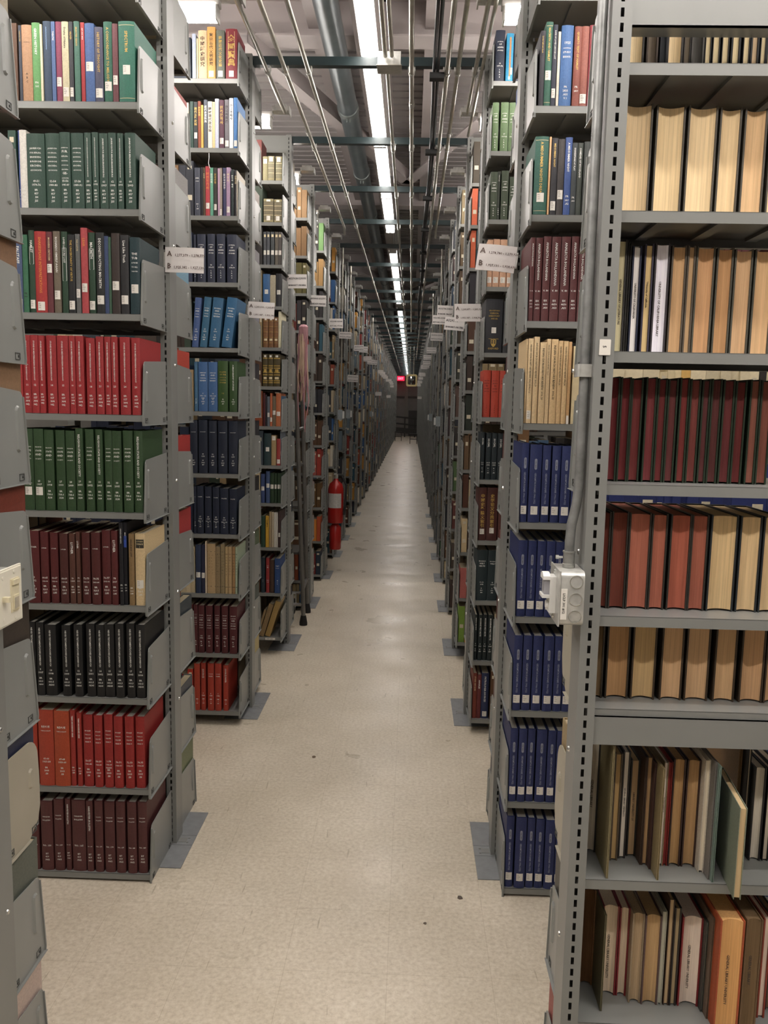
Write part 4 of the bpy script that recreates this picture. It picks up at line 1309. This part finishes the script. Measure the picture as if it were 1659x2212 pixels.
mb = MB(); mb.box(-.055, -.05, -.03, .055, .05, .03); mb.build('box_body', GALV, o)
mb = MB(); mb.box(-.06, -.055, -.034, .06, .055, -.0302); mb.build('cover_plate', mat('bright_plate', 'b8b4ac', .35, .5), o)

mb = MB(); mb.tube([(-.985, 2.468 * H - .006, 2.822), (-.984, 2.468 * H - .009, 2.80), (-.987, 2.468 * H - .01, 2.775), (-.98, 2.468 * H - .01, 2.752)], .0016, 6)
tag(mb.build('loose_string', WHITE, smooth=True), 'white string end dangling from a top shelf of the second left range', 'string')
mb = MB(); mb.box(-.10, YC[3] - SD - .0006, .1015, -.035, YC[3] - SD - .0001, .1165); write(mb, '530 214', lambda x, y: (-.092 + x * .012, YC[3] - SD - .0008, .105 + y * .012), 1)
o = mb.build('shelf_label', [LABEL, INKK]); o.parent = RANGES[-1, 3]; o.location = (0, -YC[3], 0)
# ------------------------------------------------------------------ lamps
TUBE = mat('lit_fluorescent_tube', 'fff9f4', emit=EM_MAIN)
TUBE2 = mat('lit_side_tube', 'fff7f0', emit=EM_SIDE)
TUBE3 = mat('lit_bay_tube', 'fff8f2', emit=EM_BAY)
HOUS = mat('white_lamp_channel', 'c4c2be', .4, 0, .03)
def tube_mesh(L, ax, m):
    mb = MB(); mb.lathe([(.0001, 0), (.0128, 0), (.0128, L), (.0001, L)], 8, ax); return mb.mesh('fluorescent_tube', [m])
ZL = 2.05 * H
XL_ = -.152 * H
segs = [(-.6, .21), (.21, 1.04), (1.04, 1.87), (1.87, 2.70), (2.70, 3.52), (3.52, 4.35), (4.35, 5.186), (5.852, 6.79), (6.79, 7.725), (7.725, 8.66)]
y = 9.2
while y < 27.5: segs.append((y, min(y + .9, 27.9))); y += .95
segs = [(a, b) for a, b in segs if b > -.7]
nth = 0
for a, b in segs:
    L = (b - a) * H - .012
    o = empty('strip_light', (XL_, a * H + .006, ZL)); tag(o, 'bare fluorescent strip light, %s along the aisle line' % ordn(nth), 'light', 'strip lights along the aisle'); nth += 1
    for sx in (-1, 1):
        put('fluorescent_tube', cached(tube_mesh, round(L - .02, 3), 'y', TUBE), o, (sx * .021, .01, 0))
    mb = MB(); mb.prism([(-.045, .022), (.045, .022), (.042, .03), (.024, .055), (-.024, .055), (-.042, .03)][::-1], 0, L, 'y'); mb.build('channel', HOUS, o)
    for y in (.3, L - .3):
        mb = MB(); mb.tube([(0, y, .0552), (0, y, 3.99 - ZL)], .004, 6); mb.build('hanger_rod', GALV, o)
    mb = MB()
    for y in (.005, L - .005): mb.box(-.042, y - .005, -.012, .042, y + .005, .0215)
    mb.build('lampholder', HOUS, o)
def side_lamp(s, k, ym, lit):
    x = s * .0
    xe = (-.445 if s < 0 else .14 if k == 1 else .145) * H
    o = empty('side_lamp', (xe, ym * H, 1.0 * H + H)); w = 'lit' if lit else 'unlit'
    tag(o, '%s strip lamp sticking out between the %s and %s ranges on the %s' % (w, ordn(k - 1) if k else 'front', ordn(k), SN[s]), 'light', 'strip lamps between the ranges')
    mb = MB(); mb.box(0, -.036, .012, s * .1, .036, .036); mb.box(s * .0, -.036, -.004, s * .006, .036, .012); mb.box(s * .02, -.03, .0365, s * .09, .03, .05); mb.build('mounting_channel', GALV, o)
    mb = MB(); mb.box(s * .101, -.024, -.016, s * 1.72, .024, .012); mb.build('lamp_housing', HOUS, o)
    for xa in (.108, 1.69):
        mb = MB(); mb.box(s * xa, -.031, -.075, s * (xa + .006), .031, -.0165); mb.build('lens_cap', WPLAST, o)
    mb = MB(); mb.prism([(-.03, -.0165), (-.03, -.05), (-.018, -.072), (.018, -.072), (.03, -.05), (.03, -.0165)], s * .1142 if s > 0 else -1.6898, 1.6898 if s > 0 else -.1142, 'x')
    mb.build('lamp_lens', (TUBE3 if ym < .9 else TUBE2) if lit else mat('unlit_lens', 'd8d8d4', .3), o)
    return o
for k in range(0, 24):
    ym = (YC[k] + YC[k + 1]) / 2 / H
    for s in (-1, 1): side_lamp(s, k, ym, k <= 4)
for s in (-1, 1):       # the open bay beside the photographer; farther lamp pair added unseen to brighten shelves
    for ym, w in ((.66, 'close before'), (.02, 'added unseen farther before')):
        o = side_lamp(s, 0, ym, True); o['label'] = 'lit strip lamp %s the front range on the %s' % (w, SN[s])
# ------------------------------------------------------------------ book sticking out of the uneven row
me, pg = fore_mesh(.014, .19, .19, 'b79f78', '7d8570')
add_book('book', me, pg, None, (.657, .935 * H, .7008), (0, 0, math.radians(-7)), 'sage green book sticking far out of the shelf below the middle beam', 'uneven thin row below the beam of the range seen from behind')
# ------------------------------------------------------------------ range cards
def card(side, k, x, y, z, w, h, lines, rot, label, m=None, hand=False):
    o = empty('range_card', (x, y, z), rot); tag(o, label, 'sign', 'range cards on the posts')
    mb = MB(); n = 6
    for i in range(n):
        a, c = -w / 2 + w * i / n, -w / 2 + w * (i + 1) / n
        f = lambda x_: -.004 * math.sin(math.pi * (x_ / w + .5))
        mb.face([(a, f(a), -h / 2), (c, f(c), -h / 2), (c, f(c), h / 2), (a, f(a), h / 2)])
        mb.face([(c, f(c) + .0012, -h / 2), (a, f(a) + .0012, -h / 2), (a, f(a) + .0012, h / 2), (c, f(c) + .0012, h / 2)])
    for z_ in (-h / 2, h / 2): mb.face([(-w / 2, 0, z_), (w / 2, 0, z_), (w / 2, .0012, z_), (-w / 2, .0012, z_)])
    mb.build('card_sheet', m or WHITE, o)
    for (big, rest), zz in zip(lines, (h * .14, -h * .34)):
        mb = MB()
        kb = h * (.29 if rest else .2); xo = -w * .44
        ks = h * .2 if rest else kb
        for st, kk in ((big, kb), (rest, ks)):
            if not st: continue
            ww = text(st)[2]
            if not rest: kk = min(kk * 1.25, w * .9 / ww)
            elif st == rest: kk = min(kk, w * .78 / ww)
            write(mb, st, lambda a, b: (xo + a * kk, -.0046 - .0, zz + b * kk), 0); xo += (ww + .35) * kk if st == big else 0
        if mb.v: mb.build('lettering', INKK if hand else mat('sepia_print', '5d4d47', .7), o)
    mb = MB(); sx = w / 2 if side > 0 else -w / 2; mb.box(sx - .006, .002, -h * .3, sx + .006, .0045, h * .3); mb.build('fixing_tab', GALV, o)
    return o
def post_face(s, k): return XP(s, k) - s * .018
cy = lambda k: YC[k] - .045
card(-1, 1, -.4785 * H, cy(1), 1.293 * H, .134, .084, (('A', '1,277,379 - 1,278,779'), ('B', '1,925,382 - 1,927,130')), (0, math.radians(1.2), 0), 'large white range card on the post of the nearest left range')
card(-1, 2, -.4735 * H, cy(2), 1.289 * H, .136, .082, (('A', '1,203,010 - 1,203,873'), ('B', '1,931,087 - 1,933,186')), (0, math.radians(2.5), 0), 'white printed range card on the post of the second left range')
card(-1, 3, -.4655 * H, cy(3), 1.486 * H, .128, .09, (('A527028-529395', ''), ('B980057-980886', '')), (0, math.radians(-1), 0), 'hand-lettered cream card on the third left range', WHITE, True)
card(-1, 4, -.4635 * H, cy(4), 1.50 * H, .13, .085, (('A530001-532777', ''), ('B982429-984344', '')), (0, math.radians(1), 0), 'hand-lettered cream card on the fourth left range', WHITE, True)
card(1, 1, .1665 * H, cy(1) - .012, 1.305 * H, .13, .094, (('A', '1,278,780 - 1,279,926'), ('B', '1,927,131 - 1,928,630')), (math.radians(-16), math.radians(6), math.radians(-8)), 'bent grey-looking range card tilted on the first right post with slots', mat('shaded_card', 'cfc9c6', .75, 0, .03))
card(1, 2, .1665 * H, cy(2), 1.292 * H, .134, .088, (('A', '1,203,871 - 1,203,921'), ('B', '1,933,187 - 1,934,796')), (0, math.radians(-1), 0), 'white printed card on the second spine-out right range')
card(1, 3, .163 * H, cy(3) - .02, 1.33 * H, .128, .085, (('A529396', ''), ('B980887-981783', '')), (math.radians(-8), math.radians(4), 0), 'hand-lettered cream card on the third right range', WHITE, True)
card(1, 4, .152 * H, cy(4), 1.462 * H, .125, .085, (('A532778-534296', ''), ('B984345-986387', '')), (math.radians(6), math.radians(2), 0), 'curled cream card on the fourth right range', WHITE, True)
for k in range(5, 26):
    for s in (-1, 1):
        if R.random() < .12: continue
        nn = 500000 + k * 4217
        card(s, k, post_face(s, k) - s * R.uniform(.062, .078), cy(k), (1.49 if k % 7 else 1.2) * H + R.uniform(-.06, .06), .13, R.uniform(.07, .09), (('A%d-%d' % (nn, nn + 4000), ''), ('B%d-%d' % (nn + 450000, nn + 454000), '')), (0, math.radians(R.uniform(-3, 3)), 0), 'small white range card on the %s %s range' % (ordn(k - 1), SN[s]), WHITE, True)

# ------------------------------------------------------------------ sensor box and conduit on the front right post
xf = post_face(1, 0); yb = YC[0] - .012
o = empty('sensor_box', (xf, yb, .782 * H)); tag(o, 'square metal junction box with white motion sensor on the front right post', 'junction box')
mb = MB(); W, Hh, r = .05, .053, .012
prof = []
for cx_, cz_, a0 in ((W - r, Hh - r, 0), (-W + r, Hh - r, 90), (-W + r, -Hh + r, 180), (W - r, -Hh + r, 270)):
    prof += [(cx_ + r * math.cos(math.radians(a0 + 18 * i)), cz_ + r * math.sin(math.radians(a0 + 18 * i))) for i in range(6)]
mb.prism(prof, -.046, -.001, 'x'); mb.build('box_body', GALV, o, smooth=True)
mb = MB()
for z in (-.034, 0, .034):     # knock-outs on the side that faces the camera
    mb.lathe([(.0125, -W - .0002), (.0128, -W - .0012), (.0115, -W - .0012), (.0112, -W - .0002)], 20, 'y', (-.017, 0, z))
mb.build('knockout_ring', mat('bright_knockout', 'cfcfc8', .25, .8), o, smooth=True)
mb = MB(); mb.box(-.0495, -W - .001, -Hh - .001, -.0465, W + .001, Hh + .001); 
for z in (-.045, .045): mb.lathe([(.0001, -.053), (.0035, -.052), (.004, -.0495)][::-1], 10, 'x', (0, -.0, z), 1)
mb.build('cover_plate', [GALV, CHROME], o)
mb = MB(); mb.box(-.0615, -.017, -.036, -.0496, .017, .036)
mb.prism([(-.017, .03), (.017, .03), (.017, .037), (.006, .043), (-.006, .043), (-.017, .037)], -.075, -.0616, 'x')
mb.box(-.076, -.018, -.006, -.0616, .018, .0); mb.build('sensor_body', WPLAST, o)
mb = MB(); mb.box(-.072, -.014, .0002, -.0617, .014, .0296); mb.build('sensor_lens', mat('grey_sensor_lens', '9a9a9e', .35), o)
mb = MB(); mb.lathe([(.0001, -.066), (.008, -.066), (.009, -.0616)][::-1], 14, 'x', (0, 0, -.022)); mb.build('sensor_button', WPLAST, o, smooth=True)
mb = MB(); mb.box(-.0455, -W - .0014, -.04, -.0335, -W - .0002, .02)
write(mb, 'LICLP 301 #12', lambda x, y: (-.0418 + y * .0066, -W - .0018, .012 - x * .0066), 1); mb.build('adhesive_label', [LABEL, INKK], o)
zt = .782 * H + Hh
o = empty('conduit', (xf - .024, yb, zt)); tag(o, 'steel conduit rising from the sensor box along the front right post', 'conduit')
mb = MB()
pts = [(0, 0, 0), (0, 0, .05), (.002, .0, .085), (.0095, 0, .125), (.0125, 0, .165), (.0125, 0, PH - zt - .02)]
mb.tube(pts, .0095, 14); mb.build('conduit_tube', mat('weathered_conduit', '8b8c8b', .38, .45, .25, 35, .05), o, smooth=True)
mb = MB(); mb.lathe([(.0125, .0005), (.0125, .008), (.0115, .0085), (.0115, .03), (.0128, .03), (.0128, .033), (.0096, .033)], 16); mb.lathe([(.0022, -.012), (.0022, -.02), (.004, -.02), (.004, -.026), (.0001, -.026)], 8, 'x', (0, 0, .02)); mb.build('connector', mat('cast_connector', 'a5a5a0', .35, .6), o, smooth=True)
for z in (.37,):
    mb = MB(); mb.box(-.004, -.016, z, .0, .018, z + .024); mb.box(.0, -.013, z, .0235, -.0105, z + .024); mb.lathe([(.004, -.006), (.004, -.009), (.0001, -.01)][::-1], 8, 'x', (0, .012, z + .012)); mb.build('pipe_strap', GALV, o)
o = empty('shelf_tag', (XP(1, 0) , YC[0] - .0405, 1.0715 * H)); tag(o, 'small white numbered tag on the slotted front right post', 'tag')
mb = MB(); mb.prism([(.0105 * a + .001 * c, .0145 * b + .001 * d) for a, b, c, d in ((-1, -1, 1, 0), (1, -1, -1, 0), (1, -1, 0, 1), (1, 1, 0, -1), (1, 1, -1, 0), (-1, 1, 1, 0), (-1, 1, 0, -1), (-1, -1, 0, 1))], -.001, 0, 'y'); mb.build('tag_sheet', LABEL, o)
mb = MB(); write(mb, '5', lambda x, y: (-.004 + y * .009, -.0013, .003 - x * .009), 0); mb.build('printed_number', INKK, o)
# ------------------------------------------------------------------ switch plate on the front left post
xs = post_face(-1, 0)
o = empty('light_switch', (xs, .966 * H, .762 * H)); tag(o, 'ivory switch plate with sensor on the left front post', 'switch')
mb = MB(); mb.box(.001, -.05, -.05, .045, .05, .05); mb.build('back_box', GALV, o)
mb = MB(); mb.prism([(-.058, -.058), (.058, -.058), (.058, .058), (-.058, .058)], .0455, .0495, 'x'); mb.prism([(-.054, -.054), (.054, -.054), (.054, .054), (-.054, .054)], .0495, .0515, 'x'); mb.build('wall_plate', IVORY, o)
mb = MB(); mb.box(.0516, .006, -.034, .0535, .04, .034); mb.box(.0536, .012, -.03, .056, .034, -.0), mb.box(.0536, .01, .022, .0575, .036, .032); mb.build('sensor_insert', mat('ivory_insert', 'd9d0b2', .4), o)
mb = MB(); mb.box(.0562, .014, -.027, .0566, .032, -.005); mb.build('sensor_window', mat('window_grey', 'b3ab98', .3), o)
mb = MB(); mb.prism([(-.028, -.005), (-.018, -.005), (-.018, .005), (-.028, .005)], .0516, .066, 'x'); mb.build('toggle', mat('ivory_insert', 'd9d0b2', .4), o)
for y, z in ((.023, .047), (.023, -.047), (-.023, .042), (-.023, -.042)):
    mb = MB(); mb.lathe([(.0038, .0516), (.0038, .0525), (.0001, .053)], 10, 'x', (0, y, z)); mb.build('plate_screw', IVORY, o)

# ------------------------------------------------------------------ small switch boxes farther on
for s, k, z, lab in ((-1, 6, 1.55, 'small grey sensor box on the sixth left range post'), (-1, 7, 1.55, 'small grey sensor box on the seventh left range post'), (1, 6, 1.5, 'small grey sensor box on the sixth right range post'), (-1, 12, 1.5, 'tiny grey sensor box far down the left side'), (1, 9, 1.5, 'grey sensor box on the ninth right range post')):
    o = empty('sensor_box', (post_face(s, k), YC[k], z)); tag(o, lab, 'junction box')
    mb = MB(); mb.box(-s * .001, -.05, -.055, -s * .05, .05, .055); mb.build('box_body', mat('bluish_box', '9aa2a6', .4, .3), o)
    mb = MB(); mb.box(-s * .0505, -.02, -.04, -s * .07, .02, .04); mb.build('sensor_body', WPLAST, o)
    mb = MB(); mb.tube([(-s * .03, 0, .0555), (-s * .03, 0, PH - z - .03)], .01, 8); mb.build('conduit_tube', CONDUIT, o, smooth=True)

# ------------------------------------------------------------------ rolling ladder
o = empty('rolling_ladder', (-.80, 5.95, 0)); tag(o, 'grey steel rolling ladder parked beside the third left range', 'ladder')
LS = mat('ladder_steel', '74726e', .35, .5, .12, 12)
F = [(.03, .12), (.0, .70)]       # x, y of the two aisle-side feet
tops = [(-.05, .07, 2.16), (-.05, .44, 2.15)]
feet = [(.025, .12, .0), (.005, .50, .0)]
for f, t in zip(feet, tops):
    mb = MB(); mb.tube([(f[0], f[1], .07), (f[0] * .7 + t[0] * .3, f[1] * .7 + t[1] * .3, .7), t], .0165, 12); mb.build('rail', LS, o, smooth=True)
    mb = MB(); mb.lathe([(.03, .0005), (.03, .02), (.02, .075), (.0, .076)], 14, 'z', (f[0], f[1], 0)); mb.build('rubber_foot', DARK, o, smooth=True)
lp = lambda i, z: tuple(feet[i][j] + (tops[i][j] - feet[i][j]) * z / tops[i][2] for j in (0, 1)) + (z,)
for z in (.27, .55, .9, 1.2, 1.47, 1.75, 2.0):
    a, b = lp(0, z), lp(1, z)
    if z in (.27, 1.47):
        mb = MB(); mb.tube([a, b], .014, 10); mb.build('cross_rail', LS, o, smooth=True)
    else:
        mb = MB(); mb.box(-.2, a[1] + .02, z - .012, -.022, b[1] - .02, z + .004); mb.tube([(-.02, a[1] + .02, z), (a[0], a[1], z)], .009, 8); mb.build('step', mat('ladder_tread', '55534f', .5, .3), o)
for y in (.09, .42):
    mb = MB(); mb.tube([(-.25, y, .12), (-.2, y, 1.1), (-.1, y, 2.1)], .014, 10); mb.build('rear_leg', LS, o, smooth=True)
for y in (.03, .45):
    c = empty('caster', (-.1, y, .062)); c.parent = o
    mb = MB(); mb.lathe([(.02, -.014), (.058, -.014), (.062, -.008), (.062, .008), (.058, .014), (.02, .014), (.02, -.014)], 20, 'x'); mb.build('tyre', DARK, c, smooth=True)
    mb = MB(); mb.lathe([(.0001, -.0145), (.03, -.0145), (.03, .0145), (.0001, .0145)], 14, 'x'); mb.box(-.024, -.018, .0, -.018, .018, .1); mb.box(.018, -.018, .0, .024, .018, .1); mb.box(-.024, -.02, .1, .024, .02, .106); mb.build('fork', GALV, c)
mb = MB(); mb.tube([(-.2, .04, .17), (.02, .12, .16)], .012, 8); mb.tube([(-.2, .46, .17), (.002, .5, .16)], .012, 8); mb.build('caster_bar', LS, o, smooth=True)
# pink fringed cloth over the ladder top
mb = MB(); n = 9
PINK = mat('faded_pink_yarn', 'b0848a', .9, 0, .25, 60, .6, (1, 1, .2))
CR = mat('cream_yarn', 'c4ab94', .9, 0, .2, 60, .5, (1, 1, .2))
mb.lathe([(.0001, .02), (.02, .016), (.034, .0), (.034, -.06), (.02, -.1)], 14, 'z', (0, 0, 0), 0)
for i in range(26):
    a = R.uniform(0, 6.28); r_ = R.uniform(.005, .036); L = R.uniform(.3, .5) if i % 4 else R.uniform(.3, .75)
    x, y = r_ * math.cos(a), r_ * math.sin(a)
    mb.tube([(x, y, -.05), (x * 1.1 + R.uniform(-.008, .008), y * 1.1 + .0, -.05 - L * .35), (x * 1.2 + R.uniform(-.012, .012), y * 1.1, -.05 - L * .7), (x + R.uniform(-.02, .02), y * .8, -.05 - L)], .007, 6, i % 2, r1=.003)
tag(mb.build('fringed_cloth', [PINK, CR], None, (-.782, 6.0, 2.2), smooth=True), 'pink and cream yarn fringe hanging from the rolling ladder top', 'cloth')

# ------------------------------------------------------------------ fire extinguisher
o = empty('fire_extinguisher', (post_face(-1, 5) + .09, YC[5] + .0, .52)); tag(o, 'red fire extinguisher hanging low on the fifth left range post', 'fire extinguisher')
mb = MB(); mb.lathe([(.0001, 0), (.07, 0), (.075, .01), (.075, .33), (.06, .38), (.025, .41), (.02, .43), (.0001, .43)], 24); mb.build('cylinder', RED, o, smooth=True)
mb = MB()
for i in range(8):
    a0, a1 = math.radians(200 + 15 * i), math.radians(215 + 15 * i); r_ = .0756
    mb.face([(r_ * math.cos(a0), r_ * math.sin(a0), .15), (r_ * math.cos(a1), r_ * math.sin(a1), .15), (r_ * math.cos(a1), r_ * math.sin(a1), .29), (r_ * math.cos(a0), r_ * math.sin(a0), .29)])
mb.build('instruction_label', mat('label_grey', 'b4b2ae', .6), o)
mb = MB(); mb.lathe([(.018, .4302), (.022, .45), (.018, .47), (.0001, .47)], 12); mb.box(-.01, -.12, .475, .01, .03, .485); mb.prism([(-.11, .52), (.02, .487), (.02, .497), (-.11, .53)], -.01, .01, 'x'); mb.build('valve_handle', GALV, o)
mb = MB(); mb.tube([(0, .02, .455), (.05, .05, .46), (.1, .03, .36), (.095, 0, .2), (.085, -.02, .08)], .011, 8); mb.build('hose', DARK, o, smooth=True)
mb = MB(); mb.box(-.084, -.03, .1, -.0765, .03, .5); mb.build('wall_bracket', STEEL, o)
mb = MB(); mb.lathe([(.0001, -.26), (.05, -.26), (.056, -.25), (.056, -.045), (.03, -.01), (.0001, -.01)], 20); mb.build('lower_canister', RED, o, smooth=True)

# ------------------------------------------------------------------ far end of the aisle
o = empty('exit_sign', (-.375 * H, 28.35 * H, 1.95 * H)); tag(o, 'small glowing red exit sign at the far end', 'exit sign')
mb = MB(); mb.box(-.2, -.04, -.12, .2, .03, .12); mb.build('sign_case', mat('glowing_red_panel', 'ff1838', emit=.9), o)
mb = MB(); write(mb, 'EXIT', lambda x, y: (-.15 + x * .14, -.042, -.06 + y * .17), 0); mb.build('lettering', mat('pale_red_letters', 'ff8090', emit=1.0), o)
mb = MB(); mb.box(-.02, -.01, .121, .02, .01, 4.27 - 1.95 * H); mb.build('stem', DARK, o)
o = empty('safety_mirror', (-.004 * H, 14 * H, 1.44 * H)); tag(o, 'rounded square beige-framed mirror hanging near the far end', 'mirror')
def rr(w, r, n=6): return [((w - r) * a + r * math.cos(math.radians(t + 90 / n * i)), (w - r) * b * 1.16 + r * math.sin(math.radians(t + 90 / n * i))) for a, b, t in ((1, 1, 0), (-1, 1, 90), (-1, -1, 180), (1, -1, 270)) for i in range(n + 1)]
A, B = rr(.15, .05), rr(.108, .035); mb = MB(); m_ = len(A)
for i in range(m_):
    j = (i + 1) % m_
    for y, q in ((-.03, (A[i], A[j], B[j], B[i])),): mb.face([(p_[0], y, p_[1]) for p_ in q])
    mb.face([(A[j][0], -.03, A[j][1]), (A[i][0], -.03, A[i][1]), (A[i][0], .03, A[i][1]), (A[j][0], .03, A[j][1])])
    mb.face([(B[i][0], -.03, B[i][1]), (B[j][0], -.03, B[j][1]), (B[j][0], -.005, B[j][1]), (B[i][0], -.005, B[i][1])])
mb.build('frame', mat('beige_frame', 'd6c48e', .5, 0, .03), o)
mb = MB(); G = 8
for i in range(G):
    for j in range(G):
        f = lambda a, b: ((a / G * 2 - 1) * .115, -.004 - .03 * (1 - ((a / G * 2 - 1) ** 2 + (b / G * 2 - 1) ** 2) / 2), (b / G * 2 - 1) * .133)
        mb.face([f(i, j), f(i + 1, j), f(i + 1, j + 1), f(i, j + 1)])
mb.build('convex_glass', mat('mirror_glass', 'c8c8c4', .04, 1.0, 0, 5), o, smooth=True)
mb = MB(); mb.tube([(.05, .04, .17), (.05, .04, ZK - 1.44 * H)], .011, 8); mb.tube([(-.05, .04, .17), (-.05, .04, ZK - 1.44 * H)], .011, 8); mb.build('hanger', CONDUIT, o, smooth=True)
o = empty('ramp_railing', (-.2 * H, 27.6 * H, 0)); tag(o, 'dark railing boards across the aisle end', 'railing')
RA = mat('dark_rail_paint', '3c3a38', .6)
for z, h in ((1.02, .09), (.66, .09), (.2, .3)):
    mb = MB(); mb.prism([(-.72, z + .06), (.72, z - .06), (.72, z - .06 + h), (-.72, z + .06 + h)], 0, .03, 'y'); mb.build('rail_board', RA, o)
for x in (-.55, 0, .55):
    mb = MB(); mb.box(x - .03, .031, 0, x + .03, .08, 1.1); mb.build('rail_post', RA, o)
for x, y, w in ((-.60, 24.5 * H, 'left'), (.13, 22.8 * H, 'right')):
    o = empty('step_stool', (x, y, 0)); tag(o, 'dark two-step stool by the far ranges on the %s' % w, 'stool')
    for z, y0, y1 in ((.2, -.2, -.02), (.42, -.02, .18)):
        mb = MB(); mb.box(-.17, y0, z, .17, y1, z + .03); mb.build('step', RA, o)
    for xx in (-.15, .15):
        for yy, z in ((-.17, .2), (.15, .42)):
            mb = MB(); mb.tube([(xx, yy, 0), (xx, yy, z - .0005)], .013, 8); mb.build('leg', RA, o, smooth=True)
# litter and scraps on the floor and shelves
for x, y, r_, a, c, lab in ((.205, 2.63, .011, .4, '5a5048', 'small dark scrap on the floor beside the nearest right plate'), (.085, 2.48, .006, 1.2, '6a5f54', 'tiny dark chip on the floor tiles near the aisle centre'), (-.42, 3.72, .012, .2, '6b5a48', 'flat brown scrap on the floor before the second left range')):
    mb = MB(); P = [(r_ * math.cos(t + a) * R.uniform(.6, 1.2), r_ * math.sin(t + a) * R.uniform(.5, 1.1)) for t in [i * 1.05 for i in range(6)]]; mb.prism(P, .0003, .003); tag(mb.build('paper_scrap', mat('scrap_' + c, c, .8), None, (x, y, 0)), lab, 'scrap')

# ------------------------------------------------------------------ world, camera, colour
w = bpy.data.worlds.new('World'); S.world = w; w.use_nodes = True
w.node_tree.nodes['Background'].inputs[0].default_value = (.75, .75, .78, 1); w.node_tree.nodes['Background'].inputs[1].default_value = .02
F_ = 1787.0; ROLL = .0203; PT = math.atan(228 / F_); YW = math.radians(1.7255)
f = Vector((-math.cos(PT) * math.sin(YW), math.cos(PT) * math.cos(YW), -math.sin(PT)))
r0_ = Vector((math.cos(YW), math.sin(YW), 0)); d0_ = Vector((math.sin(PT) * math.sin(YW), -math.sin(PT) * math.cos(YW), -math.cos(PT)))
r_ = (r0_ - ROLL * d0_).normalized(); u_ = -(d0_ + ROLL * r0_).normalized()
cam = bpy.data.cameras.new('camera'); co = bpy.data.objects.new('camera', cam); COL.objects.link(co)
M = Matrix((r_, u_, -f)).transposed().to_4x4(); M.translation = (0, 0, H); co.matrix_world = M
cam.sensor_fit = 'AUTO'; cam.sensor_width = 36; cam.lens = F_ * 36 / 2212; cam.clip_start = .05; cam.clip_end = 200
S.camera = co
S.view_settings.view_transform = 'Standard'; S.view_settings.look = 'None'; S.view_settings.gamma = 1; S.view_settings.exposure = EXPO
S.cycles.max_bounces = 7; S.cycles.diffuse_bounces = 4; S.cycles.glossy_bounces = 3; S.cycles.transmission_bounces = 1; S.cycles.sample_clamp_indirect = 6
